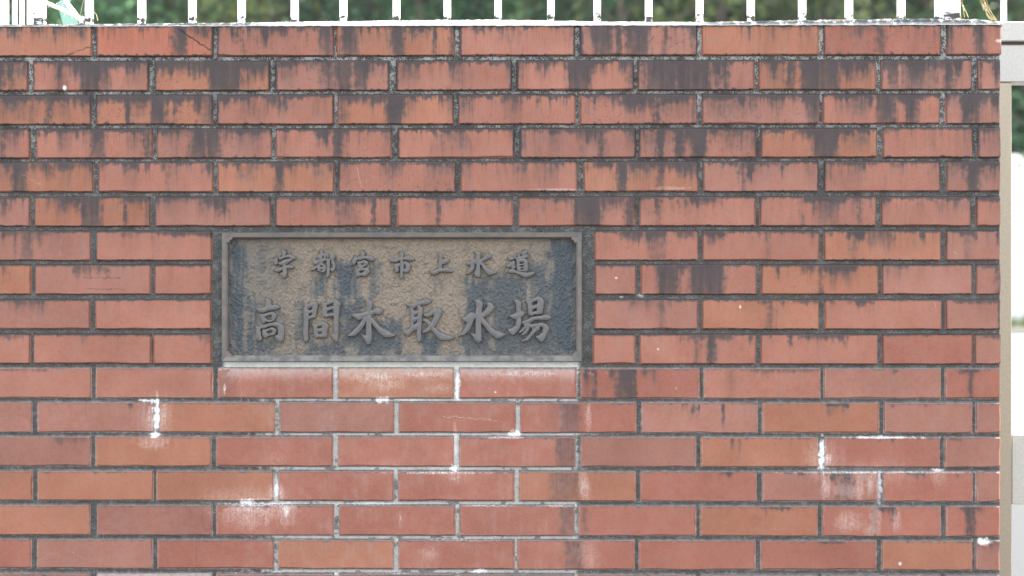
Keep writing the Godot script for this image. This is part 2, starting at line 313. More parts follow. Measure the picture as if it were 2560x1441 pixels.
func wall_maps() -> Array:
	# albedo and relief of the wall face, computed: brick tones, water stains, lichen, lime salts, scratches
	n_streak = noise_map(TW, TH, 0.075, 5, 11, 10)
	n_fine = noise_map(TW, TH, 0.30, 2, 12)
	n_blot = noise_map(TW, TH, 0.07, 4, 13)
	n_mid = noise_map(TW, TH, 0.022, 3, 14)
	n_low = noise_map(TW, TH, 0.006, 2, 15)
	n_hair = noise_map(TW, TH, 0.22, 3, 16, 18)
	n_soot = noise_map(TW, TH, 0.013, 4, 17, 5)
	stain_map.resize(TW * TH)
	salt_map.resize(TW * TH)
	for r in STAINS:
		var f: PackedStringArray = STAINS[r].split(" ")
		for i in range(0, f.size(), 4):
			paint_stain(r, wx(float(f[i])), wx(float(f[i + 1])), float(f[i + 2]), float(f[i + 3]))
	for s in SALTS:
		var f: PackedStringArray = s.split(" ")
		paint_salt(float(f[0]), float(f[1]), float(f[2]), float(f[3]), float(f[4]))
	var out := PackedByteArray()
	out.resize(TW * TH * 3)
	var relief := PackedByteArray()
	relief.resize(TW * TH)
	# mortar everywhere first
	for iy in TH:
		var y := iy * STEP + 40
		var up := 1.0 - sm(60.0, 700.0, y)          # lichen thrives near the top
		for ix in TW:
			var k := iy * TW + ix
			var x := ix * STEP + LEFT
			var fi := n_fine[k] / 255.0
			var bl := n_blot[k] / 255.0
			var mi := n_mid[k] / 255.0
			var c := 80.0 + 40.0 * (fi - 0.5) + 16.0 * (mi - 0.5)
			var lich := sm(0.52 - 0.12 * up, 0.70 - 0.10 * up, fi * 0.55 + bl * 0.56 + (mi - 0.5) * 0.3 - 0.055)
			var v := lerpf(c, 128.0 + 40.0 * up * fi, lich * (0.45 + 0.55 * up))
			# under the plaque the joints stayed pale
			if y > 905.0:
				var pale := sm(600.0, 720.0, x + (bl - 0.5) * 160.0) * (1.0 - sm(1436.0, 1452.0, x + (bl - 0.5) * 16.0)) * sm(905.0, 911.0, y)
				pale *= 1.0 - 0.7 * sm(0.62, 0.72, mi + (bl - 0.5) * 0.3)
				if y < 922.0: pale = 1.5 * sm(548.0, 562.0, x) * (1.0 - sm(1440.0, 1456.0, x))
				v = lerpf(v, 156.0 + 44.0 * (fi - 0.5) + 14.0 * bl, pale)
			var soot := sm(0.40, 0.66, n_soot[k] / 255.0) * (1.0 - sm(330.0, 720.0, y)) * sm(80.0, 150.0, y)
			v = lerpf(v, v * 0.85, soot)
			var e := salt_map[k]
			v = lerpf(v, 226.0, e)
			var warm := lerpf(1.0, 0.965, 1.0 - e)
			out[k * 3] = int(clampf(v, 0, 255))
			out[k * 3 + 1] = int(clampf(v * 1.0, 0, 255))
			out[k * 3 + 2] = int(clampf(v * warm, 0, 255))
			relief[k] = int(clampf(90.0 + 130.0 * (fi - 0.5) + 70.0 * (bl - 0.5) + 60.0 * lich + 40.0 * e, 0, 255))
	# then every brick in view
	for r in rows.size():
		var dirt := lerpf(1.0, 0.22, clampf(r / 10.0, 0.0, 1.0))
		for b in rows[r].bricks:
			if not b[3] and r < COURSES.size(): continue
			var tone: Array = TONES[b[2]]
			var x0: float = b[0]
			var x1: float = b[1]
			var y0: float = rows[r].top
			var y1: float = rows[r].bottom
			rng.seed = int(x0) * 31 + r * 977
			var shift := rng.randf_range(-5.0, 4.0)
			var grime_top := rng.randf_range(0.5, 1.5) * dirt * (1.25 if r > 0 and r < 4 else 1.0)
			var grime_side := rng.randf_range(0.1, 1.0) * dirt
			var grime_low := rng.randf_range(0.1, 0.8) * dirt
			var dotty := rng.randf_range(0.0, 1.0)
			for iy in range(maxi(0, int((y0 - 2 - 40) / STEP)), mini(TH, int((y1 + 2 - 40) / STEP) + 1)):
				var ty := iy * STEP + 40 - y0
				var by := y1 - (iy * STEP + 40)
				for ix in range(maxi(0, int((x0 - 2 - LEFT) / STEP)), mini(TW, int((x1 + 2 - LEFT) / STEP) + 1)):
					var k := iy * TW + ix
					var lx := ix * STEP + LEFT - x0
					var rx := x1 - (ix * STEP + LEFT)
					var st := n_streak[k] / 255.0
					var fi := n_fine[k] / 255.0
					var bl := n_blot[k] / 255.0
					var mi := n_mid[k] / 255.0
					var lo := n_low[k] / 255.0
					var hr := n_hair[k] / 255.0
					var et := grime_top * (2.0 + 13.0 * sm(0.34, 0.80, mi * 0.5 + st * 0.25 + bl * 0.25) + 6.0 * sm(0.50, 0.8, hr)) + (bl - 0.5) * 9.0 * grime_top
					var g := (1.0 - sm(-2.0, et + 4.0, ty)) * 0.95
					var es := grime_side * (2.0 + 7.0 * bl)
					g = maxf(g, (1.0 - sm(es * 0.3, es + 1.5, minf(lx, rx))) * 0.75 * grime_side)
					var eb := grime_low * (1.0 + 12.0 * sm(0.5, 0.8, bl))
					g = maxf(g, (1.0 - sm(eb * 0.3, eb + 1.5, by)) * 0.8)
					var s := maxf(stain_map[k], g)
					s += dirt * (0.34 * sm(0.46, 0.80, st) + 0.22 * sm(0.45, 0.75, mi)) * (1.0 - sm(6.0, 66.0, ty)) + dirt * 0.16 * sm(0.60, 0.78, hr)
					var soot := sm(0.40, 0.66, n_soot[k] / 255.0) * (1.0 - sm(2.0, 8.0, float(r))) * (0.35 if r == 0 else 1.0)
					s += soot * (0.50 - 0.36 * ty / 74.0)
					var nse := fi * 0.60 + hr * 0.28 + bl * 0.75 - 0.815
					s = clampf(s, 0.0, 1.0)
					s = clampf(s + nse * 2.4 * s * (1.0 - s), 0.0, 1.0)
					s = lerpf(s, sm(0.1, 0.9, s), 0.35)
					s = maxf(s, dotty * (0.25 + 0.6 * dirt) * sm(0.66, 0.75, fi * 0.55 + bl * 0.5))
					s = clampf(s, 0.0, 1.0) * 0.92
					var q := shift + 20.0 * (fi - 0.5) + 13.0 * (bl - 0.5) + 14.0 * (lo - 0.5) + 10.0 * (mi - 0.5)
					var gray := clampf((mi - 0.48) * 0.7, 0.0, 0.22)
					var rr: float = tone[0] + q - gray * 16.0
					var gg: float = tone[1] + q * 0.8 + gray * 2.0
					var bb: float = tone[2] + q * 0.7 + gray * 12.0
					rr = lerpf(rr, 66.0 + 12.0 * (fi - 0.5) + 10.0 * (mi - 0.5), s)
					gg = lerpf(gg, 60.0 + 12.0 * (fi - 0.5) + 8.0 * (mi - 0.5), s)
					bb = lerpf(bb, 60.0 + 12.0 * (fi - 0.5) + 8.0 * (mi - 0.5), s)
					var e := salt_map[k]
					if e > 0.0 and e < 0.85: e = clampf(e * (0.45 + 1.1 * sm(0.35, 0.7, hr * 0.25 + bl * 0.35 + st * 0.2 + fi * 0.2)), 0.0, 0.8)
					if r >= 10:
						var px := ix * STEP + LEFT
						var inside := sm(545.0, 700.0 if r > 10 else 570.0, px + (bl - 0.5) * 80.0) * (1.0 - sm(1430.0, 1450.0, px))
						var film := inside * (0.02 + 0.09 * sm(0.40, 0.85, mi * 0.4 + st * 0.45 + fi * 0.15))
						if r == 10: film += inside * (1.0 - sm(2.0, 40.0, ty + (bl - 0.5) * 30.0)) * 0.42 * (0.5 + bl)
						e = maxf(e, minf(film, 0.6))
					if r >= 10: e = maxf(e, (1.0 - sm(0.6, 2.6, minf(minf(lx, rx), minf(ty, by)))) * 0.26 * (0.4 + 1.2 * bl))
					if e > 0.0:
						rr = lerpf(rr, 218.0, e)
						gg = lerpf(gg, 214.0, e)
						bb = lerpf(bb, 210.0, e)
					# lime bloom along the edges near the damp joints
					out[k * 3] = int(clampf(rr, 0, 255))
					out[k * 3 + 1] = int(clampf(gg, 0, 255))
					out[k * 3 + 2] = int(clampf(bb, 0, 255))
					relief[k] = int(clampf(128.0 + 90.0 * (fi - 0.5) + 60.0 * (bl - 0.5), 0, 255))
	for t in MARKS:
		var f: PackedStringArray = t.split(" ")
		var p0 := Vector2((wx(float(f[0])) - LEFT) / STEP, (float(f[1]) - 40) / STEP)
		var p1 := Vector2((wx(float(f[2])) - LEFT) / STEP, (float(f[3]) - 40) / STEP)
		var hw := float(f[4]) / STEP
		var dark := float(f[5])
		var n := int(p0.distance_to(p1) * 2.0)
		for i in n + 1:
			var p := p0.lerp(p1, float(i) / n)
			for oy in range(-2, 3):
				for ox in range(-2, 3):
					var ix := int(p.x) + ox
					var iy := int(p.y) + oy
					if ix < 0 or iy < 0 or ix >= TW or iy >= TH: continue
					var k := iy * TW + ix
					var wob := (n_blot[k] / 255.0 - 0.5) * 6.0
					var a := (1.0 - sm(hw * 0.5, hw * 1.3, Vector2(ix - p.x, iy - p.y + wob).length())) * absf(dark) * 0.5
					for c in 3:
						out[k * 3 + c] = int(lerpf(out[k * 3 + c], 40.0 if dark > 0 else 175.0, a))
	return [Image.create_from_data(TW, TH, false, Image.FORMAT_RGB8, out), Image.create_from_data(TW, TH, false, Image.FORMAT_L8, relief)]

func wall_uv(x: float, y: float) -> Vector2:
	return Vector2((x - LEFT) / STEP / TW, (y - 40.0) / STEP / TH)

func brick_mesh(x0: float, x1: float, y0: float, y1: float, sx0: float, sy0: float, deep: float) -> ArrayMesh:
	# a worn-edged brick; (sx0, sy0) is the place on the wall's face map that its face shows
	var w := (x1 - x0) * S
	var h := (y1 - y0) * S
	var c := 0.0017
	var rim := []          # outline, counter-clockwise from the lower left corner, with nicked edges
	var nx := 6 if w > 0.12 else 3
	for i in nx: rim.append(Vector2(-w / 2 + w * (i + (0.012 if i == 0 else 0.0)) / nx, -h / 2))
	rim.append(Vector2(w / 2 - 0.0016, -h / 2))
	rim.append(Vector2(w / 2, -h / 2 + 0.0016))
	rim.append(Vector2(w / 2, 0.0))
	rim.append(Vector2(w / 2, h / 2 - 0.0016))
	for i in nx: rim.append(Vector2(w / 2 - w * (i + (0.012 if i == 0 else 0.0)) / nx, h / 2))
	rim.append(Vector2(-w / 2 + 0.0016, h / 2))
	rim.append(Vector2(-w / 2, h / 2 - 0.0016))
	rim.append(Vector2(-w / 2, 0.0))
	rim.append(Vector2(-w / 2, -h / 2 + 0.0016))
	var n := rim.size()
	var a := []
	var b := []
	var f := []
	for i in n:
		var p: Vector2 = rim[i]
		var nick := rng.randf_range(-0.0004, 0.0006) if rng.randf() > 0.12 else rng.randf_range(0.0006, 0.0016)
		var inn := Vector2(-signf(p.x) if absf(p.x) > w / 2 - 0.002 else 0.0, -signf(p.y) if absf(p.y) > h / 2 - 0.002 else 0.0)
		p += inn * nick
		var cc := c * rng.randf_range(0.7, 1.4) * (1.7 if x1 > 2495.0 and p.x > w / 2 - 0.002 else 1.0)
		a.append(Vector3(p.x, p.y, -deep))
		b.append(Vector3(p.x, p.y, -cc))
		f.append(Vector3(p.x + inn.x * cc, p.y + inn.y * cc, rng.randf_range(-0.0003, 0.0003)))
	var uv := func(p: Vector3) -> Vector2:
		return wall_uv(sx0 + (p.x + w / 2) / S + minf(p.z + c, 0.0) / S, sy0 + (h / 2 - p.y) / S)
	var st := begin()
	var mid := Vector3(0, 0, 0.0002)
	for i in n:
		var j := (i + 1) % n
		quad(st, a[i], a[j], b[j], b[i], uv.call(a[i]), uv.call(a[j]), uv.call(b[j]), uv.call(b[i]))
		quad(st, b[i], b[j], f[j], f[i], uv.call(b[i]), uv.call(b[j]), uv.call(f[j]), uv.call(f[i]))
		for v in [mid, f[j], f[i]]:
			st.set_normal(Vector3(0, 0, 1))
			st.set_uv(uv.call(v))
			st.add_vertex(v)
		for v in [Vector3(0, 0, -deep), a[i], a[j]]:
			st.set_normal(Vector3(0, 0, -1))
			st.set_uv(uv.call(v + Vector3(0, 0, deep)))
			st.add_vertex(v)
	return st.commit()

func build_wall() -> void:
	var wall := thing("brick_wall", Vector3(0, 0, 0))
	tag(wall, "red brick wall with dark water stains and grey mortar joints, carrying the bronze plaque", "wall")
	var maps := wall_maps()
	var face := StandardMaterial3D.new()
	face.albedo_texture = ImageTexture.create_from_image(maps[0])
	face.roughness = 0.72
	face.metallic_specular = 0.35
	face.heightmap_enabled = true
	face.heightmap_texture = ImageTexture.create_from_image(maps[1])
	face.heightmap_scale = 0.09
	var joint := StandardMaterial3D.new()
	joint.albedo_texture = face.albedo_texture
	joint.roughness = 0.95
	joint.metallic_specular = 0.2
	joint.heightmap_enabled = true
	joint.heightmap_texture = face.heightmap_texture
	joint.heightmap_scale = 0.22
	var old_joint := mottled(Color8(58, 58, 56), Color8(96, 96, 92), 0.05, 5, 6.0, 0.95, 0.15)
	# mortar bed behind the joints in view: a rough sheet set back from the brick faces
	var nx := 560
	var ny := 310
	var pos := PackedVector3Array()
	var uv := PackedVector2Array()
	pos.resize(nx * ny)
	uv.resize(nx * ny)
	var hn := FastNoiseLite.new()
	hn.seed = 7
	hn.frequency = 0.045
	hn.fractal_octaves = 3
	for j in ny:
		for i in nx:
			var x := lerpf(-28.0, 2498.0, float(i) / (nx - 1))
			var y := lerpf(58.0, 1462.0, float(j) / (ny - 1))
			pos[j * nx + i] = wp(x, y, -0.0054 + 0.0022 * hn.get_noise_2d(x, y))
			uv[j * nx + i] = wall_uv(x, y)
	part("mortar", grid_mesh(nx, ny, pos, uv), joint, wall)
	var core := begin()
	box(core, Vector3(wp(-760, 0).x, 0.0, -0.105), Vector3(wp(2498, 0).x, wp(0, 66).y, -0.0095))
	var bare := begin()
	box(bare, Vector3(wp(-760, 0).x, 0.0, -0.0094), Vector3(wp(-29, 0).x, wp(0, 62).y, -0.0054))
	box(bare, Vector3(wp(-28.5, 0).x, 0.0, -0.0094), Vector3(wp(2498, 0).x, wp(0, 1463).y, -0.0054))
	part("mortar_core", core.commit(), old_joint, wall)
	part("mortar_bed", bare.commit(), old_joint, wall)
	var n := 0
	for r in rows.size():
		for b in rows[r].bricks:
			rng.seed = int(b[0]) * 13 + r * 331
			var sx: float = b[0]
			var sy: float = rows[r].top
			if not b[3]:                       # outside the picture: the face of a like brick higher up or further right
				var rr: int = r if r < COURSES.size() else (10 + (r % 2))
				sy = rows[rr].top
				var like: Array = rows[rr].bricks[1]
				for c in rows[rr].bricks:
					if c[3] and absf((c[1] - c[0]) - (b[1] - b[0])) < 6.0 and rng.randf() < 0.5: like = c
				sx = like[0]
			var m := brick_mesh(b[0], b[1], rows[r].top + rng.randf_range(-0.8, 0.8), rows[r].bottom + rng.randf_range(-0.8, 0.8), sx, sy, 0.112)
			var o := part("brick" if n == 0 else "brick_%03d" % n, m, face, wall, wp((b[0] + b[1]) / 2, (rows[r].top + rows[r].bottom) / 2, rng.randf_range(-0.0012, 0.0008)))
			o.rotation = Vector3(rng.randf_range(-0.004, 0.004), rng.randf_range(-0.002, 0.002), rng.randf_range(-0.0022, 0.0022))
			n += 1
	# mortar cap along the top, rounded over at the front
	var top_px := [[-760.0, 58.0], [0.0, 57.0], [250.0, 56.0], [600.0, 53.0], [1000.0, 48.0], [1250.0, 46.5], [1500.0, 52.0], [1750.0, 54.0], [2000.0, 49.0], [2300.0, 45.5], [2440.0, 47.0], [2485.0, 53.0], [2506.0, 61.0]]
	var cx := 900
	var ring := 15
	pos = PackedVector3Array()
	uv = PackedVector2Array()
	for j in ring:
		for i in cx:
			var x := lerpf(-760.0, 2506.0, float(i) / (cx - 1))
			var k := 0
			while k < top_px.size() - 2 and x > top_px[k + 1][0]: k += 1
			var ty := lerpf(top_px[k][1], top_px[k + 1][1], clampf((x - top_px[k][0]) / (top_px[k + 1][0] - top_px[k][0]), 0, 1))
			var high := (64.0 - ty) * S
			var t := float(j) / (ring - 1)
			var p := Vector3((x - 1280.0) * S, 0, 0)
			var base := wp(0, 64.0).y
			if t < 0.5:                       # over the front edge
				var a := t / 0.5 * PI / 2
				p.y = base + high * (0.12 + 0.88 * sin(a))
				p.z = 0.0015 - 0.016 * (1.0 - cos(a))
				if j == 0: p.y = base - 0.0005
			else:
				p.y = base + high
				p.z = lerpf(-0.0145, -0.114, (t - 0.5) / 0.5)
			p.y += 0.0011 * hn.get_noise_2d(x * 0.9, j * 40.0) + 0.0012 * hn.get_noise_2d(x * 4.0, 900 + j * 60.0) * (1.0 if j > 0 else 0.3)
			p.z += 0.0009 * hn.get_noise_2d(x * 3.0, 300 + j * 50.0)
			pos.append(p)
			uv.append(Vector2((x + 760.0) / 3266.0, 1.0 - clampf(t / 0.5, 0.02, 0.98)))
	var rev := PackedVector3Array()
	var ruv := PackedVector2Array()
	for j in ring:
		rev.append_array(pos.slice((ring - 1 - j) * cx, (ring - j) * cx))
		ruv.append_array(uv.slice((ring - 1 - j) * cx, (ring - j) * cx))
	var cap := noise_map(2048, 48, 0.07, 4, 41, 4)
	var capf := noise_map(2048, 48, 0.35, 2, 42, 4)
	var capd := PackedByteArray()
	capd.resize(2048 * 48 * 3)
	for i in 2048 * 48:
		# flaking white paint, thickest over the middle of the wall; bare lichened mortar elsewhere
		var x := -760.0 + 3266.0 * float(i % 2048) / 2048.0
		var worn := 1.0 - sm(560.0, 760.0, x) * (1.0 - sm(1700.0, 1830.0, x))
		var q := float(i / 2048) / 48.0
		var t := sm(0.40 - 0.10 * worn, 0.56 - 0.08 * worn, cap[i] / 255.0 * 0.6 + capf[i] / 255.0 * 0.4) * worn * clampf(5.0 * q * (1.0 - q), 0.0, 1.0)
		var v := lerpf(206.0 + 20.0 * (capf[i] / 255.0 - 0.5), 72.0 + 70.0 * (capf[i] / 255.0 - 0.5), t)
		capd[i * 3] = int(clampf(v, 0, 255))
		capd[i * 3 + 1] = int(clampf(v * 0.99, 0, 255))
		capd[i * 3 + 2] = int(clampf(v * 0.96, 0, 255))
	var capm := StandardMaterial3D.new()
	capm.albedo_texture = ImageTexture.create_from_image(Image.create_from_data(2048, 48, false, Image.FORMAT_RGB8, capd))
	capm.roughness = 0.95
	part("coping", grid_mesh(cx, ring, rev, ruv), capm, wall)
	var endcap := begin()
	box(endcap, Vector3(wp(2496, 0).x, wp(0, 66).y, -0.113), Vector3(wp(2505, 0).x, wp(0, 60).y, 0.0005), 0.003)
	part("coping_end", endcap.commit(), capm, wall)

# ---------------------------------------------------------------- the plaque
# outlines of the raised characters: [origin x, origin y, unit, solid outlines, holes]; "+" separates outlines
const GLYPHS := [
	[670, 610, 0.694, "47,21 53,19 64,25 68,31 64,39 62,44 50,48 52,36+39,52 50,46 65,41 80,36 93,41 102,53 92,58 79,55 78,50 64,50 54,55 42,59+37,68 47,64 58,57 68,54 79,54 92,57 80,64 66,75 58,80 44,77 38,74+29,43 34,50 37,60 36,72 30,78 22,75 20,66 25,55+22,94 32,89 50,83 66,78 76,74 88,78 95,82 93,88 84,91 70,90 52,95 42,102 30,102 24,99+54,76 66,76 68,90 69,105 66,118 62,124 55,124 49,116 41,105 52,103 53,92", ""],
	[760, 610, 0.694, "57,21 66,19 71,27 70,34 82,33 90,40 90,50 82,60 70,65 66,72 58,74 55,58 47,52 42,44 50,39 57,38+31,64 40,60 55,57 70,58 68,64 55,69 46,76 38,76 32,72+20,94 30,86 45,78 58,68 66,70 58,80 46,89 38,95 28,98+48,84 56,76 68,70 79,76 80,88 78,102 68,105 58,101 48,100+82,55 93,52 95,64 94,100 93,115 82,125 79,121 81,100+92,46 104,38 112,38 114,46 108,57 104,62 95,60 93,54+98,60 106,60 112,66 115,78 112,94 104,102 96,97 94,90 102,86 104,78 98,70", "67,46 71,45 71,53 68,53+80,48 84,47 84,53 80,53+69,65 80,61 80,67 70,67+59,79 67,79 67,83 59,83+61,92 66,92 66,96 61,96"],
	[860, 610, 0.694, "58,25 66,23 74,30 76,36 74,48 60,50 61,38+41,41 47,47 47,60 42,72 36,77 30,72 29,63 35,52+45,50 60,44 76,44 92,40 104,45 112,54 108,62 100,63 86,58 78,54 66,57 56,61 47,58+46,64 60,62 74,57 85,62 88,68 84,77 72,85 62,88 53,92 50,80+52,84 68,79 70,92 54,97+42,92 52,88 68,89 82,84 91,92 94,98 90,106 82,115 74,119 62,115 55,119 46,122 42,112 43,100", "61,72 71,71 70,75 62,75+56,99 70,96 74,99 66,104 58,105"],
	[960, 610, 0.694, "54,25 62,24 70,29 74,37 70,46 69,60 70,90 70,110 68,122 60,128 58,124 58,60 58,46+18,55 34,53 56,48 72,48 90,41 100,44 112,56 104,62 90,62 70,59 56,62 44,68 28,67 20,62+36,72 48,70 60,67 60,82 53,84 54,98 50,102 44,105 38,97 36,85+68,63 80,62 92,70 97,77 94,92 90,101 80,106 74,104 68,97", "72,76 77,76 79,83 77,90 72,90"],
	[1060, 610, 0.694, "48,32 58,31 66,37 69,45 67,58 65,70 65,92 52,92 53,70 54,50+64,58 78,51 88,54 92,61 88,67 78,73 64,76+18,98 35,94 52,89 66,88 86,83 100,89 107,97 104,103 90,104 70,101 55,103 46,109 38,113 28,111 20,104", ""],
	[1150, 610, 0.694, "50,27 60,25 72,28 77,37 74,46 73,60 73,80 74,105 72,119 64,123 55,118 50,104 57,95 58,75 58,45 55,36+20,69 34,65 46,55 60,50 60,68 55,80 49,96 40,104 30,111 19,110 28,98 36,85 38,78 24,76+72,58 84,48 91,39 92,33 100,33 112,41 116,47 104,55 92,61 80,64 72,68+70,64 81,65 90,76 102,88 118,97 135,102 128,108 115,112 104,114 95,107 86,95 78,80 70,74", "54,72 57,73 55,92 50,93"],
	[1255, 610, 0.694, "19,45 28,43 38,46 45,54 42,58 32,61 26,60 22,54+14,79 28,69 38,62 46,61 49,68 46,78 50,84 49,89 40,92 34,90 34,84 24,87 16,84+53,33 60,30 64,36 68,42 62,48 55,44+70,34 78,25 86,21 93,27 90,34 84,42 74,46+46,52 58,46 76,43 90,38 98,42 96,49 84,53 70,55 56,57 48,57+51,57 62,54 76,52 88,55 93,62 94,80 93,96 88,101 66,100 56,98 52,85+22,96 34,90 46,93 58,99 72,102 92,103 108,101 122,102 112,112 100,119 86,124 74,119 58,111 44,106 32,106 24,104", "64,67 77,66 77,71 64,72+64,79 78,77 78,82 64,83+66,90 78,88 78,92 66,93+47,70 50,68 51,78 47,78"],
	[620, 740, 0.833, "49,10 57,6 66,10 71,18 72,28 82,25 92,29 97,34 90,41 75,44 60,46 45,52 34,50 25,41 25,36 42,36 52,32 53,20+33,53 45,55 58,51 74,47 84,53 87,60 83,70 75,78 64,80 55,79 46,84 41,79 37,66+20,86 32,92 50,87 70,81 88,78 98,82 110,92 110,110 109,128 104,138 98,141 88,135 81,124 80,119 89,118 90,105 88,94 74,91 62,93 50,99 38,100 40,115 43,128 40,135 34,137 26,130 23,115 23,98+42,102 56,100 72,94 84,99 86,108 80,118 68,121 60,122 56,128 49,127 44,118", "51,65 60,60 71,58 71,73 60,72+56,109 68,103 74,107 70,112 60,114"],
	[745, 740, 0.833, "16,36 22,34 30,40 31,70 32,72 31,100 31,118 32,130 28,139 20,139 17,130 15,115 17,80+18,27 32,23 46,15 54,16 60,24 61,32 57,44 56,58 53,66 42,69 33,72 24,72 24,40 20,34+67,19 85,20 100,13 110,8 118,12 126,20 130,24 125,35 123,60 122,90 122,125 120,137 114,140 106,133 99,122 99,115 108,114 107,90 107,62 93,63 84,67 75,64 72,52 73,38 71,26+39,82 54,85 66,80 76,76 86,81 94,90 90,100 88,112 88,123 80,128 66,125 54,129 48,122 47,105 45,93", "30,39 43,34 43,41 32,44+33,55 43,51 43,57 35,61+87,29 106,22 106,30 88,35+88,47 104,41 106,45 106,51 88,54+59,93 72,91 72,96 59,98+61,110 72,108 72,114 61,115"],
	[865, 740, 0.833, "58,10 66,9 76,13 82,22 80,32 76,44 77,64 77,90 78,110 78,130 73,144 68,148 62,144 55,133 46,118 46,115 60,119 60,90 62,60 63,42 61,25+17,58 20,54 45,51 62,46 78,43 90,35 102,35 110,42 112,47 106,55 98,57 85,55 77,60 60,64 50,68 44,74 36,74 28,68 20,62+52,66 66,60 62,75 54,92 42,108 30,119 18,123 2,122 16,110 30,96 42,82+76,62 84,70 96,85 104,94 120,102 144,115 152,118 140,124 128,126 113,124 100,112 88,98 80,88 74,76", ""],
	[1000, 740, 0.9715, "15,21 35,18 55,12 66,7 74,9 81,15 78,19 68,23 55,25 40,30 30,33 22,29 16,26+25,30 46,25 58,28 60,38 57,55 56,80 54,95 56,105 55,115 48,121 44,114 42,104 43,88 34,92 28,98 20,105 10,98 5,92 22,85 26,78 27,50+60,47 74,43 86,33 95,29 104,33 109,39 106,50 100,62 94,74 88,82 80,90 68,95 55,97 62,89 72,80 80,68 86,55 87,48 80,53 70,56 62,52+57,63 64,58 72,60 80,68 90,82 104,94 125,101 142,106 136,112 125,116 105,115 95,107 84,92 78,85 70,74 62,67", "33,34 44,27 46,37 39,39+36,53 45,48 45,52 38,55+35,69 44,64 44,68 36,75"],
	[1140, 740, 0.902, "50,11 60,9 70,13 75,22 73,35 71,50 70,75 71,95 72,115 70,126 62,132 55,127 48,116 40,107 40,104 54,106 54,80 54,50 56,30 54,20+12,61 26,58 40,46 48,46 56,50 55,58 48,72 42,88 34,100 22,110 5,113 14,104 24,90 31,75 22,71+69,50 80,40 87,30 85,22 87,18 96,18 103,25 107,32 104,39 96,48 88,56 78,60 69,63+66,60 76,61 86,72 96,85 108,94 125,101 139,107 132,113 122,118 112,120 100,110 88,98 78,84 66,72", ""],
	[1265, 735, 0.8674, "23,19 28,15 38,18 45,26 44,36 44,50 44,75 44,88 38,102 30,112 22,120 14,117 8,110 6,102 18,98 27,92 30,75 30,50 28,30+8,62 20,59 30,54 44,48 53,52 55,57 50,64 42,70 30,76 18,72 10,66+55,20 66,19 80,13 93,6 101,10 109,17 110,28 107,45 104,59 92,60 82,60 74,65 66,62 63,50 62,32+45,80 60,74 75,66 100,63 112,59 124,61 132,68 126,74 115,77 95,75 80,77 72,84 62,86 54,88 46,87+70,88 90,85 106,83 118,89 126,100 120,112 112,130 104,140 98,138 90,130 84,122 92,120 104,112 106,98 96,94 84,98 70,98+50,86 62,86 60,96 50,108 42,114 34,112 42,104 52,94+58,92 70,92 66,106 58,116 48,121 42,119 50,110 58,100+70,88 98,94 97,104 84,112 74,124 62,136 48,139 43,136 56,128 68,116 76,104+52,84 74,86 72,98 56,96", "75,26 90,20 90,29 76,34+76,46 88,42 89,49 77,52+98,95 105,97 102,110 96,119 88,119 90,110 97,104+79,97 83,96 81,102"],
]
# dark weathering on the plaque's ground: x0 x1 y0 y1 strength
const PATINA := ["572 612 600 890 1", "612 640 735 890 .85", "635 690 850 890 .85", "636 678 605 690 .55", "784 816 690 745 .85", "840 890 655 748 .95", "830 876 735 800 .9", "927 946 668 745 .65", "738 778 760 870 .7", "765 866 855 890 .9", "850 916 750 872 .85", "890 1000 800 890 .85", "1053 1097 832 890 .95", "1160 1226 697 890 .9", "1226 1312 685 890 .85", "1322 1376 655 890 .85", "1374 1442 600 890 1", "1300 1420 770 890 .8", "615 640 640 735 .3", "700 740 850 890 .3", "1096 1112 700 720 .5"]

func outlines(text: String, ox: float, oy: float, u: float) -> Array:
	var list := []
	if text == "": return list
	for o in text.split("+"):
		var p := PackedVector2Array()
		for xy in o.split(" "):
			var c: PackedStringArray = xy.split(",")
			p.append(Vector2(wx(ox + float(c[0]) * u), oy + float(c[1]) * u))
		var r := Rect2(p[0], Vector2.ZERO)
		for q in p: r = r.expand(q)
		list.append([p, r])
	return list

func outline_distance(p: PackedVector2Array, q: Vector2) -> float:
	var d := 1e9
	var inside := false
	var j := p.size() - 1
	for i in p.size():
		var a := p[i]
		var b := p[j]
		var e := b - a
		var w := q - a
		var t := clampf(w.dot(e) / e.length_squared(), 0.0, 1.0)
		d = minf(d, (w - e * t).length_squared())
		if (a.y > q.y) != (b.y > q.y) and q.x < (b.x - a.x) * (q.y - a.y) / (b.y - a.y) + a.x: inside = not inside
		j = i
	d = sqrt(d)
	return -d if inside else d

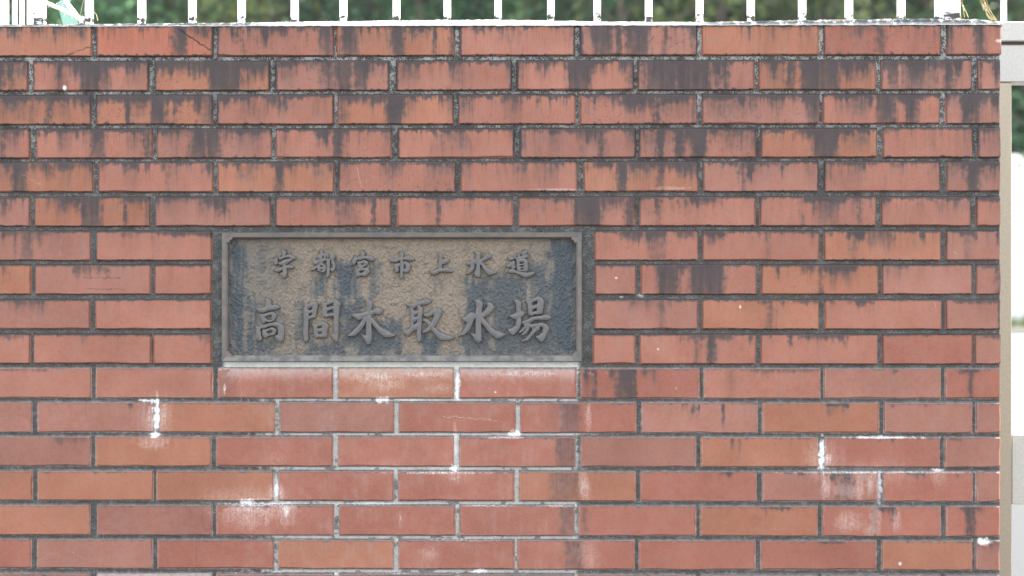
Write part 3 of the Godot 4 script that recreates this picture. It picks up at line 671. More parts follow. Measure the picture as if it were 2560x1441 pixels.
func letter_mesh(g: Array) -> ArrayMesh:
	var solid := outlines(g[3], g[0], g[1], g[2])
	var holes := outlines(g[4], g[0], g[1], g[2])
	var r: Rect2 = solid[0][1]
	for s in solid: r = r.merge(s[1])
	r = r.grow(4.0)
	var cell := 1.1
	var nx := int(r.size.x / cell) + 1
	var ny := int(r.size.y / cell) + 1
	var pos := PackedVector3Array()
	var uv := PackedVector2Array()
	var near := PackedByteArray()
	for j in ny:
		for i in nx:
			var q := r.position + Vector2(i, j) * cell
			var d := 9.0
			for s in solid:
				var b: Rect2 = s[1]
				if b.grow(5.0).has_point(q):
					var e := outline_distance(s[0], q)
					d = e if d > 8.9 else minf(d, e)
			if d < 3.0:
				for s in holes:
					var b: Rect2 = s[1]
					if b.grow(4.0).has_point(q): d = maxf(d, -outline_distance(s[0], q) - 0.2)
			d -= 0.8
			var h := 1.0 - sm(-1.2, 0.7, d)
			h = h * 0.94 + 0.06 * (1.0 - sm(-7.0, -2.0, d))
			pos.append(wp(q.x, q.y, -0.0075 + 0.0125 * h))
			uv.append(wall_uv(q.x, q.y))
			near.append(1 if d < 2.0 else 0)
	var keep := PackedByteArray()
	keep.resize(nx * ny)
	for j in ny - 1:
		for i in nx - 1:
			var k := j * nx + i
			keep[k] = 1 if near[k] or near[k + 1] or near[k + nx] or near[k + nx + 1] else 0
	return grid_mesh(nx, ny, pos, uv, keep)

func build_plaque() -> void:
	var pl := thing("name_plaque", Vector3.ZERO)
	tag(pl, "weathered bronze plaque with two rows of raised characters set into the brick wall", "plaque")
	var x0 := wx(556.5)
	var x1 := wx(1454.5)
	var y0 := 582.0
	var y1 := 904.0
	var bw := 14.5
	# ground of the plaque: chiselled, stained
	var pw := 1024
	var ph := 372
	var warp := FastNoiseLite.new()
	warp.seed = 71
	warp.frequency = 0.15
	warp.fractal_octaves = 3
	warp.domain_warp_enabled = true
	warp.domain_warp_amplitude = 16.0
	warp.domain_warp_frequency = 0.05
	var chis := warp.get_image(pw, ph)
	chis.convert(Image.FORMAT_L8)
	var cd := chis.get_data()
	var blot := noise_map(pw, ph, 0.02, 4, 72)
	var fine := noise_map(pw, ph, 0.28, 2, 73)
	var strk := noise_map(pw, ph, 0.05, 3, 74, 5)
	var spots := []
	for t in PATINA:
		var f: PackedStringArray = t.split(" ")
		spots.append([wx(float(f[0])), wx(float(f[1])), float(f[2]), float(f[3]), float(f[4])])
	var dark := PackedFloat32Array()
	dark.resize(pw * ph)
	var gx := (x1 - x0) / pw
	var gy := (y1 - y0) / ph
	for s in spots:
		for iy in range(maxi(0, int((s[2] - 16 - y0) / gy)), mini(ph, int((s[3] + 16 - y0) / gy))):
			for ix in range(maxi(0, int((s[0] - 16 - x0) / gx)), mini(pw, int((s[1] + 16 - x0) / gx))):
				var k := iy * pw + ix
				var x := x0 + ix * gx
				var y := y0 + iy * gy
				var d: float = minf(minf(x - s[0], s[1] - x), minf(y - s[2], s[3] - y)) + (blot[k] / 255.0 - 0.5) * 20.0 + (strk[k] / 255.0 - 0.5) * 30.0
				dark[k] = maxf(dark[k], sm(-20.0, 20.0, d) * s[4])
	var out := PackedByteArray()
	out.resize(pw * ph * 3)
	var rel := PackedByteArray()
	rel.resize(pw * ph)
	for k in pw * ph:
		var c := cd[k] / 255.0
		var f := fine[k] / 255.0
		var b := blot[k] / 255.0
		var side := maxf(sm(210.0, 440.0, absf((k % pw) * gx - (x1 - x0) * 0.5 - 20.0)), 0.55 * sm(0.80, 0.97, float(k / pw) / ph))
		var s := maxf(dark[k] * 0.98, 0.04 + 0.34 * side) + 0.28 * sm(0.5, 0.8, b) * (1.0 - dark[k])
		s = clampf(s + ((c - 0.5) * 1.3 + (f - 0.5) * 0.9) * (0.12 + 2.0 * s * (1.0 - s)), 0, 1)
		var q := 44.0 * (c - 0.5) + 34.0 * (f - 0.5) - 5.0
		out[k * 3] = int(clampf(lerpf(134 + 18 * (b - 0.5), 66, s) + q, 0, 255))
		out[k * 3 + 1] = int(clampf(lerpf(118 + 10 * (b - 0.5), 72, s) + q * 0.95, 0, 255))
		out[k * 3 + 2] = int(clampf(lerpf(100, 76, s) + q * 0.85, 0, 255))
		rel[k] = int(clampf(128 + 90 * (c - 0.5) + 60 * (f - 0.5), 0, 255))
	var ground := StandardMaterial3D.new()
	ground.albedo_texture = ImageTexture.create_from_image(Image.create_from_data(pw, ph, false, Image.FORMAT_RGB8, out))
	ground.roughness = 0.75
	ground.heightmap_enabled = true
	ground.heightmap_texture = ImageTexture.create_from_image(Image.create_from_data(pw, ph, false, Image.FORMAT_L8, rel))
	ground.heightmap_scale = 0.2
	var nx := 420
	var ny := 150
	var pos := PackedVector3Array()
	var uv := PackedVector2Array()
	var rough := FastNoiseLite.new()
	rough.seed = 77
	rough.frequency = 0.10
	rough.fractal_octaves = 4
	rough.domain_warp_enabled = true
	rough.domain_warp_amplitude = 20.0
	for j in ny:
		for i in nx:
			var x := lerpf(x0 + 4, x1 - 4, float(i) / (nx - 1))
			var y := lerpf(y0 + 4, y1 - 4, float(j) / (ny - 1))
			pos.append(wp(x, y, -0.0030 + 0.0028 * rough.get_noise_2d(x, y)))
			uv.append(Vector2((x - x0) / (x1 - x0), (y - y0) / (y1 - y0)))
	part("panel", grid_mesh(nx, ny, pos, uv), ground, pl)
	# bronze of frame and characters
	var metal := mottled(Color8(89, 86, 83), Color8(108, 95, 86), 0.03, 81, 5.0, 0.5)
	metal.metallic = 0.1
	var letm := mottled(Color8(85, 85, 86), Color8(99, 92, 86), 0.03, 83, 9.0, 0.5)
	letm.metallic = 0.1
	var limed := mottled(Color8(88, 84, 81), Color8(118, 114, 108), 0.03, 85, 4.0, 0.6)
	# four mitred frame bars
	var O := [Vector2(x0, y1), Vector2(x1, y1), Vector2(x1, y0), Vector2(x0, y0)]
	for i in 4:
		var j := (i + 1) % 4
		var prof := [[0.0, -0.006], [0.0, 0.0105], [1.4, 0.0125], [11.0, 0.0118], [14.5, 0.0085], [15.5, -0.006]]
		var st := begin()
		var ci: Vector2 = (Vector2((x0 + x1) / 2, (y0 + y1) / 2) - O[i])
		var cj: Vector2 = (Vector2((x0 + x1) / 2, (y0 + y1) / 2) - O[j])
		var inn_i := Vector2(signf(ci.x), signf(ci.y))
		var inn_j := Vector2(signf(cj.x), signf(cj.y))
		for p in prof.size() - 1:
			var a: Vector2 = O[i] + inn_i * prof[p][0]
			var b: Vector2 = O[j] + inn_j * prof[p][0]
			var c: Vector2 = O[j] + inn_j * prof[p + 1][0]
			var d: Vector2 = O[i] + inn_i * prof[p + 1][0]
			quad(st, wp(a.x, a.y, prof[p][1]), wp(b.x, b.y, prof[p][1]), wp(c.x, c.y, prof[p + 1][1]), wp(d.x, d.y, prof[p + 1][1]))
		part("frame_bar", st.commit(), limed if i == 0 else metal, pl)
	# scalloped corner pieces
	for i in 4:
		var inn: Vector2 = [Vector2(1, -1), Vector2(-1, -1), Vector2(-1, 1), Vector2(1, 1)][i]
		var prof := [Vector2(5, 5), Vector2(27, 5), Vector2(27, 15), Vector2(25, 19), Vector2(21, 20), Vector2(20, 24), Vector2(16, 27), Vector2(14, 26), Vector2(5, 27)]
		var st := begin()
		var mid: Vector2 = O[i] + inn * 12.0
		for k in prof.size():
			var a: Vector2 = O[i] + inn * prof[k]
			var b: Vector2 = O[i] + inn * prof[(k + 1) % prof.size()]
			var a2: Vector2 = a.lerp(mid, 0.1)
			var b2: Vector2 = b.lerp(mid, 0.1)
			if inn.x * inn.y > 0:
				var t := a
				a = b
				b = t
				t = a2
				a2 = b2
				b2 = t
			quad(st, wp(a.x, a.y, -0.006), wp(b.x, b.y, -0.006), wp(b.x, b.y, 0.0095), wp(a.x, a.y, 0.0095))
			quad(st, wp(a.x, a.y, 0.0095), wp(b.x, b.y, 0.0095), wp(b2.x, b2.y, 0.0114), wp(a2.x, a2.y, 0.0114))
			var z := 0.0114
			quad(st, wp(a2.x, a2.y, z), wp(b2.x, b2.y, z), wp(mid.x, mid.y, z), wp(mid.x, mid.y, z))
		part("corner_ornament", st.commit(), metal, pl)
	for g in GLYPHS: part("letter", letter_mesh(g), letm, pl)

# ---------------------------------------------------------------- railings
func rust_paint() -> StandardMaterial3D:
	# white paint that flakes to rusty grey at the foot; v = height above the wall top in units of 0.1 m
	var w := 64
	var h := 256
	var a := noise_map(w, h, 0.12, 4, 91, 4)
	var b := noise_map(w, h, 0.35, 2, 92, 4)
	var out := PackedByteArray()
	out.resize(w * h * 3)
	for y in h:
		for x in w:
			var k := y * w + x
			var up := float(y) / h
			var t := sm(0.0, 0.10, a[k] / 255.0 * 0.75 + b[k] / 255.0 * 0.25 - 0.22 - up * 1.5)
			out[k * 3] = int(lerpf(226, 48, t))
			out[k * 3 + 1] = int(lerpf(226, 42, t))
			out[k * 3 + 2] = int(lerpf(222, 40, t))
	var m := StandardMaterial3D.new()
	m.albedo_texture = ImageTexture.create_from_image(Image.create_from_data(w, h, false, Image.FORMAT_RGB8, out))
	m.texture_repeat = false
	m.roughness = 0.5
	return m

func bar_mesh(w: float, d: float, h: float, turn: float) -> ArrayMesh:
	var st := begin()
	var c := 0.0014
	var ring := [Vector2(-w / 2 + c, d / 2), Vector2(w / 2 - c, d / 2), Vector2(w / 2, d / 2 - c), Vector2(w / 2, -d / 2 + c), Vector2(w / 2 - c, -d / 2), Vector2(-w / 2 + c, -d / 2), Vector2(-w / 2, -d / 2 + c), Vector2(-w / 2, d / 2 - c)]
	var hs := [-0.03, 0.0, 0.1, h]
	for k in hs.size() - 1:
		for i in 8:
			var j := (i + 1) % 8
			var p: Vector2 = ring[i]
			var q: Vector2 = ring[j]
			var u0 := turn + i / 8.0
			var u1 := turn + (i + 1) / 8.0
			var v0: float = hs[k] / 0.1
			var v1: float = hs[k + 1] / 0.1
			quad(st, Vector3(p.x, hs[k], p.y), Vector3(q.x, hs[k], q.y), Vector3(q.x, hs[k + 1], q.y), Vector3(p.x, hs[k + 1], p.y), Vector2(u0 * 0.5, v0), Vector2(u1 * 0.5, v0), Vector2(u1 * 0.5, v1), Vector2(u0 * 0.5, v1))
	for i in range(1, 7):
		quad(st, Vector3(ring[0].x, h, ring[0].y), Vector3(ring[i].x, h, ring[i].y), Vector3(ring[i + 1].x, h, ring[i + 1].y), Vector3(ring[i + 1].x, h, ring[i + 1].y))
	return st.commit()

func build_railings() -> void:
	var paint := rust_paint()
	var rail := thing("railing", Vector3(0, wp(0, 57).y, -0.05))
	tag(rail, "white painted steel railing with upright bars along the top of the brick wall", "railing")
	rng.seed = 404
	var feet := [[222, 48], [354, 47], [480, 46], [603, 45], [736, 44], [858, 43], [991, 42], [1118, 41], [1245, 41], [1377, 42], [1493, 44], [1622, 45], [1749, 46], [1877, 44], [2006, 42], [2123, 41], [2253, 39], [2347, 38]]
	for f in feet:
		var p := at(f[0], 50, -0.05)
		part("bar", bar_mesh(0.0142, 0.0142, 0.55, rng.randf()), paint, rail, Vector3(p.x, rng.randf_range(-0.002, 0.002), rng.randf_range(-0.002, 0.002)))
	var p0 := at(2376, 50, -0.045)
	part("post", bar_mesh(0.0325, 0.0325, 0.62, 0.3), paint, rail, Vector3(p0.x, 0, 0.004))
	var white := plain(Color8(226, 226, 222), 0.5)
	var st := begin()
	box(st, Vector3(at(99, 50, -0.05).x, 0.50, -0.012), Vector3(p0.x, 0.53, 0.012), 0.002)
	part("top_rail", st.commit(), white, rail)
	# the same pattern turns the corner at the left and runs away from the wall
	var side := thing("side_railing", Vector3(at(99, 50, -0.05).x, wp(0, 57).y, -0.05))
	tag(side, "white steel railing running back from the wall's left end, bars close together in view", "railing")
	part("post", bar_mesh(0.0205, 0.0205, 0.62, 0.7), paint, side)
	var zs := [-0.13, -0.225, -0.325, -0.42, -0.52, -0.62]
	var xs := [73, 54, 36, 15, 1, -16]
	for i in zs.size():
		var q := at(xs[i], 30, -0.05 + zs[i]) - side.position
		part("bar", bar_mesh(0.0092, 0.0092, 0.55, rng.randf()), paint, side, Vector3(q.x, -0.004, zs[i]))
	var e := at(-16, 30, -0.67) - side.position
	for y in [0.022, 0.50]:
		var s2 := begin()
		tube(s2, [Vector3(0, y, 0), Vector3(e.x * 0.5, y, -0.31), Vector3(e.x, y, -0.62)], 0.008, 0.008, 8)
		part("side_rail", s2.commit(), white, side)
	var plinth := begin()
	box(plinth, Vector3(e.x - 0.10, -side.position.y, -0.70), Vector3(0.06, -0.012, -0.066), 0.004)
	var low := solo("low_wall", plinth.commit(), mottled(Color8(128, 126, 120), Color8(160, 157, 150), 0.06, 17, 4.0, 0.9), side.position)
	tag(low, "short concrete wall running back behind the brick wall's left end under the side railing", "wall")

# ---------------------------------------------------------------- gate at the right end
func build_gate() -> void:
	var z := -0.26
	var gate := thing("steel_gate", Vector3(at(2518, 720, z).x, 0, z))
	tag(gate, "beige steel sliding gate with a plain frame beside the wall's right end", "gate")
	var steel := mottled(Color8(150, 139, 122), Color8(160, 148, 129), 0.2, 55, 3.0, 0.4)
	steel.metallic = 0.45
	var grey := mottled(Color8(170, 168, 162), Color8(178, 175, 168), 0.15, 56, 3.0, 0.5)
	grey.metallic = 0.2
	var dull := mottled(Color8(172, 170, 160), Color8(182, 179, 168), 0.15, 57, 3.0, 0.6)
	var o := gate.position
	var g := func(px: float, py: float, dz: float) -> Vector3: return at(px, py, z + dz) - o
	var far_x := 1.6
	var st := begin()
	var a: Vector3 = g.call(2470, 1720, 0.0)
	var b: Vector3 = g.call(2530.5, 206, 0.0)
	box(st, Vector3(a.x, 0.06, -0.05), Vector3(b.x, b.y, 0.0), 0.0018)
	part("post", st.commit(), steel, gate)
	st = begin()
	a = g.call(2470, 205.5, 0.0)
	b = g.call(2470, 112.5, 0.0)
	box(st, Vector3(a.x, a.y + 0.0002, -0.05), Vector3(far_x, b.y, 0.001), 0.0018)
	part("top_rail", st.commit(), grey, gate)
	st = begin()
	a = g.call(2470, 103.0, 0.008)
	b = g.call(2470, 53.5, 0.008)
	box(st, Vector3(a.x, a.y, -0.045), Vector3(far_x, b.y, 0.008), 0.002)
	part("guide_rail", st.commit(), grey, gate)
	st = begin()
	b = g.call(2470, 103.2, 0.0)
	a = g.call(2470, 112.4, 0.0)
	box(st, Vector3(a.x, a.y + 0.0004, -0.045), Vector3(far_x, b.y, -0.010))
	part("rail_web", st.commit(), plain(Color8(104, 90, 80), 0.6), gate)
	st = begin()
	a = g.call(2531, 1262, -0.012)
	b = g.call(2531, 1087, -0.012)
	box(st, Vector3(b.x, a.y, -0.04), Vector3(far_x, b.y, -0.012), 0.0015)
	part("kick_panel", st.commit(), dull, gate)
	var c: Vector3 = g.call(2518, 52, 0.0)
	part("bar", bar_mesh(0.0112, 0.0112, 0.5, 0.2), plain(Color8(226, 226, 222), 0.5), gate, Vector3(c.x, c.y + 0.001, -0.02))
	for k in range(1, 12):
		part("bar", bar_mesh(0.0112, 0.0112, 0.5, 0.2), plain(Color8(226, 226, 222), 0.5), gate, Vector3(c.x + 0.11 * k, c.y + 0.001, -0.02))
	st = begin()
	box(st, Vector3(far_x - 0.05, 0.06, -0.05), Vector3(far_x, a.y - 0.01, -0.001), 0.0018)
	part("post", st.commit(), steel, gate)
	var track := begin()
	box(track, Vector3(a.x - 0.3, -o.y, -0.04), Vector3(far_x + 1.0, 0.058, -0.015), 0.003)
	part("track", track.commit(), dull, gate)

# ---------------------------------------------------------------- small things on the wall
func build_small() -> void:
	# turquoise plastic strip behind the railing, tied with frayed white rope
	var st := begin()
	var z := -0.085
	var pts := [[168, -16, 184, -12], [142, 8, 172, 10], [146, 22, 178, 24], [151, 40, 188, 40], [156, 58, 194, 56], [160, 72, 200, 70]]
	for i in pts.size() - 1:
		var bend := 0.006 * sin(i * 1.1)
		var bend2 := 0.006 * sin((i + 1) * 1.1)
		quad(st, at(pts[i + 1][0], pts[i + 1][1], z + bend2), at(pts[i + 1][2], pts[i + 1][3], z - 0.008 + bend2), at(pts[i][2], pts[i][3], z - 0.008 + bend), at(pts[i][0], pts[i][1], z + bend))
	var m := plain(Color8(110, 148, 142), 0.45)
	m.backlight_enabled = true
	m.backlight = Color8(24, 40, 38)
	var strip := solo("plastic_strip", st.commit(), m)
	tag(strip, "pale turquoise plastic strip hanging behind the first railing bar at the left", "plastic strip")
	st = begin()
	var rope := [at(108, 3, -0.04), at(122, 10, -0.045), at(138, 17, -0.05), at(152, 22, -0.052), at(168, 30, -0.052), at(184, 38, -0.05), at(200, 45, -0.048), at(214, 48, -0.042)]
	tube(st, rope, 0.0042, 0.0040, 8)
	var rope2 := [at(156, -16, -0.05), at(164, 4, -0.05), at(176, 20, -0.049), at(190, 38, -0.048), at(202, 50, -0.046), at(212, 53, -0.042)]
	tube(st, rope2, 0.0042, 0.006, 8)
	rng.seed = 9
	for i in 40:
		var a: Vector3 = rope[1 + rng.randi() % 6] if i % 2 == 0 else rope2[rng.randi() % 5]
		var d := Vector3(rng.randf_range(-1, 1), rng.randf_range(-1, 1), rng.randf_range(-0.4, 0.8)).normalized() * rng.randf_range(0.006, 0.014)
		tube(st, [a, a + d * 0.6 + Vector3(0, 0.002, 0), a + d], 0.0007, 0.0003, 3)
	var r := solo("rope", st.commit(), plain(Color8(222, 216, 200), 0.9))
	tag(r, "frayed white rope tied from the corner post to the first railing bar", "rope")
	# dry straw caught on the wall's right end
	var straw := plain(Color8(176, 160, 122), 0.7)
	straw.backlight_enabled = true
	straw.backlight = Color8(90, 78, 54)
	var lists := [
		[[2494, 52, 2478, 30, 2462, 6, 2446, -24], [2488, 51, 2474, 33, 2458, 10, 2448, -20], [2481, 51, 2470, 36, 2458, 14, 2452, -22], [2484, 50, 2470, 24, 2462, 0, 2459, -22], [2478, 48, 2468, 34, 2456, 12, 2444, -14], [2490, 52, 2482, 36, 2470, 12, 2464, -16], [2474, 47, 2467, 36, 2464, 20, 2460, -10]],
		[[2404, 44, 2398, 24, 2394, 6, 2388, -20], [2422, 43, 2414, 24, 2402, 5, 2392, -14], [2421, 43, 2415, 28, 2408, 14, 2404, -20], [2412, 43, 2410, 30, 2406, 12, 2398, -20]]]
	var labels := ["tuft of golden dry grass at the wall's right end above the corner brick", "thin golden dry grass stems just right of the thick railing post"]
	for i in 2:
		st = begin()
		for s in lists[i]:
			var zz := rng.randf_range(-0.06, -0.03)
			var path := []
			for k in range(0, 8, 2): path.append(at(s[k], s[k + 1], zz + 0.006 * k))
			tube(st, path, 0.0007, 0.0004, 5)
			if rng.randf() < 0.6:
				var b: Vector3 = path[2]
				tube(st, [b, b + Vector3(0.002, -0.006, 0), b + Vector3(0.003, -0.012, 0)], 0.0016, 0.0004, 5)
		tag(solo("dry_grass", st.commit(), straw), labels[i], "dry grass", "dry grass on the wall top")
	# one wisp by the left railing bar
	st = begin()
	tube(st, [at(200, 38, -0.045), at(204, 18, -0.045), at(211, -10, -0.045)], 0.0006, 0.0006, 4)
	tube(st, [at(230, 26, -0.045), at(240, 36, -0.045), at(244, 52, -0.045)], 0.0006, 0.0006, 4)
	tag(solo("dry_grass", st.commit(), straw), "two thin dry stems beside the first railing bar from the left", "dry grass", "dry grass on the wall top")

# ---------------------------------------------------------------- the yard, the hillside and the trees behind
func hill(x: float, z: float) -> float:
	var d := maxf(0.0, -27.5 - z)
	return 0.12 + d * 0.52 + 0.5 * sin(x * 0.23) * sm(0, 6, d) + 0.4 * sin(z * 0.4 + x * 0.1) * sm(0, 6, d)

func build_yard() -> void:
	var pm := PlaneMesh.new()
	pm.size = Vector2(500, 500)
	tag(solo("ground", pm, mottled(Color8(82, 80, 76), Color8(104, 101, 95), 0.05, 21, 0.7, 0.95)), "", "", "", "structure")
	var st := begin()
	box(st, Vector3(-40, -0.05, -4.6), Vector3(40, 0.004, 9.0))
	tag(solo("asphalt", st.commit(), mottled(Color8(58, 60, 62), Color8(94, 96, 98), 0.25, 22, 5.0, 0.95, 0.3)), "", "", "", "structure")
	st = begin()
	box(st, Vector3(-40, -0.05, -23.2), Vector3(40, 0.008, -4.61))
	tag(solo("concrete_yard", st.commit(), mottled(Color8(168, 166, 160), Color8(186, 183, 176), 0.05, 23, 0.6, 0.9)), "", "", "", "structure")
	st = begin()
	box(st, Vector3(-40, 0.0, -23.36), Vector3(40, 0.13, -23.21), 0.012)
	tag(solo("kerb", st.commit(), mottled(Color8(120, 119, 114), Color8(140, 138, 132), 0.1, 24, 2.0, 0.9)), "", "", "", "structure")
	# hillside
	var nx := 90
	var ny := 70
	var pos := PackedVector3Array()
	var uv := PackedVector2Array()
	for j in ny:
		for i in nx:
			var x := lerpf(-48.0, 48.0, float(i) / (nx - 1))
			var z := lerpf(-23.36, -75.0, float(ny - 1 - j) / (ny - 1)) if false else lerpf(-85.0, -23.36, float(j) / (ny - 1))
			pos.append(Vector3(x, hill(x, z), z))
			uv.append(Vector2(x, z))
	tag(solo("hillside", grid_mesh(nx, ny, pos, uv), mottled(Color8(50, 56, 34), Color8(80, 78, 52), 0.05, 25, 0.5, 0.95)), "", "", "", "structure")
	# grass blades on the verge and the slope's foot
	rng.seed = 31
	st = begin()
	for b in 7:
		var a := TAU * b / 7.0
		var d := Vector3(cos(a), 0, sin(a))
		var s := Vector3(-d.z, 0, d.x) * 0.006
		var h := rng.randf_range(0.10, 0.22)
		quad(st, d * 0.02 - s, d * 0.02 + s, d * 0.07 + Vector3(0, h, 0) + s * 0.3, d * 0.07 + Vector3(0, h, 0) - s * 0.3)
	var blade := st.commit()
	var gm := plain(Color8(96, 112, 52), 0.8)
	gm.backlight_enabled = true
	gm.backlight = Color8(70, 90, 30)
	gm.vertex_color_use_as_albedo = true
	var mm := MultiMesh.new()
	mm.transform_format = MultiMesh.TRANSFORM_3D
	mm.use_colors = true
	mm.mesh = blade
	mm.instance_count = 9000
	for i in 9000:
		var x := rng.randf_range(-26, 26)
		var z := rng.randf_range(-30.0, -23.5)
		var t := Transform3D(Basis(Vector3.UP, rng.randf() * TAU).scaled(Vector3.ONE * rng.randf_range(0.7, 1.5)), Vector3(x, hill(x, z) - 0.01, z))
		mm.set_instance_transform(i, t)
		var c := rng.randf_range(0.6, 1.2)
		mm.set_instance_color(i, Color(c * rng.randf_range(0.9, 1.4), c, c * 0.8))
	var gi := MultiMeshInstance3D.new()
	gi.name = "verge_grass"
	gi.multimesh = mm
	gi.material_override = gm
	add_child(gi, true)
	tag(gi, "green grass growing on the verge behind the kerb", "grass", "", "stuff")
	# white painted post with a round eye near its rounded top, across the yard
	var w := 0.44
	var h := 3.62
	var base := at(2533, 811, -26.3)
	var outer := PackedVector2Array([Vector2(-w / 2, 0), Vector2(w / 2, 0)])
	for i in 17:
		var a := PI * i / 16.0
		outer.append(Vector2(cos(a) * w / 2, h - w / 2 + sin(a) * w / 2))
	var body := CSGPolygon3D.new()
	body.polygon = outer
	body.depth = 0.26
	body.name = "white_post"
	var eye := CSGCylinder3D.new()
	eye.name = "eye"
	eye.operation = CSGShape3D.OPERATION_SUBTRACTION
	eye.radius = 0.07
	eye.height = 1.0
	eye.rotation.x = PI / 2
	eye.position = Vector3(0.10, h - 0.24, -0.13)
	body.add_child(eye)
	body.material = plain(Color8(228, 228, 224), 0.6)
	body.position = Vector3(base.x, hill(base.x, -26.3) - 0.02, -26.2)
	add_child(body, true)
	tag(body, "tall white post with a rounded top and a hole, seen through the gate", "post")

func tree_meshes(kind: int, s: int) -> Array:
	# [trunk with limbs, crown]: kind 0 broadleaf, 1 cedar, 2 loose yellowish tree
	rng.seed = s
	var h: float = [11.0, 15.0, 9.0][kind]
	var st := begin()
	var trunk := []
	for i in 7: trunk.append(Vector3(rng.randf_range(-0.12, 0.12) * i * 0.4, h * 0.92 * i / 6.0, rng.randf_range(-0.12, 0.12) * i * 0.4))
	tube(st, trunk, h * 0.018, 0.03, 9)
	var tips := []
	var limbs: int = [26, 54, 20][kind]
	for i in limbs:
		var f := lerpf([0.22, 0.16, 0.30][kind], 0.97, (i + rng.randf()) / limbs)
		var b: Vector3 = trunk[int(f * 5.99)].lerp(trunk[int(f * 5.99) + 1], f * 6.0 - int(f * 6.0)) if int(f * 5.99) < 6 else trunk[6]
		b.y = h * 0.92 * f
		var a := rng.randf() * TAU
		var out: float
		if kind == 1: out = (1.0 - f) * 2.6 + 0.5
		else: out = [3.0, 0.0, 2.4][kind] * sqrt(maxf(0.05, 1.0 - pow((f - 0.55) / 0.5, 2.0))) * rng.randf_range(0.65, 1.15)
		var rise: float = [0.45, -0.12, 0.6][kind] * out
		var tip := b + Vector3(cos(a) * out, rise, sin(a) * out)
		var mid := b.lerp(tip, 0.5) + Vector3(0, 0.12 * out, 0)
		tube(st, [b, mid, tip], 0.045, 0.012, 5)
		tips.append([b, mid, tip, out])
	var wood := st.commit()
	var lf := begin()
	var per: int = [150, 85, 110][kind]
	for t in tips:
		var shade := rng.randf_range(0.35, 1.5)
		for i in per:
			var q: Vector3
			var f := rng.randf()
			if f < 0.5: q = t[0].lerp(t[1], f * 2.0)
			else: q = t[1].lerp(t[2], f * 2.0 - 1.0)
			if kind != 1 and f < 0.35: q = t[2]
			var rad: float = [0.62, 0.34, 0.5][kind]
			var dir := Vector3(rng.randfn(), rng.randfn(), rng.randfn()) * rad * 0.6
			if kind == 1: dir.y = dir.y * 0.6 - 0.12
			q += dir
			var n := Vector3(rng.randfn(), rng.randfn() + 0.6, rng.randfn()).normalized()
			var e := n.cross(Vector3(rng.randfn(), rng.randfn(), rng.randfn())).normalized()
			var g := n.cross(e)
			var l: float = rng.randf_range(0.07, 0.15) * (1.1 if kind != 1 else 0.9)
			var wd := l * (0.55 if kind != 1 else 0.28)
			var c := shade * rng.randf_range(0.75, 1.25)
			var col := Color(c * rng.randf_range(0.85, 1.15), c, c * 0.9)
			for v in [q - e * l, q + g * wd + n * l * 0.12, q + e * l, q - e * l, q + e * l, q - g * wd + n * l * 0.12]:
				lf.set_normal(n)
				lf.set_color(col)
				lf.add_vertex(v)
	return [wood, lf.commit()]

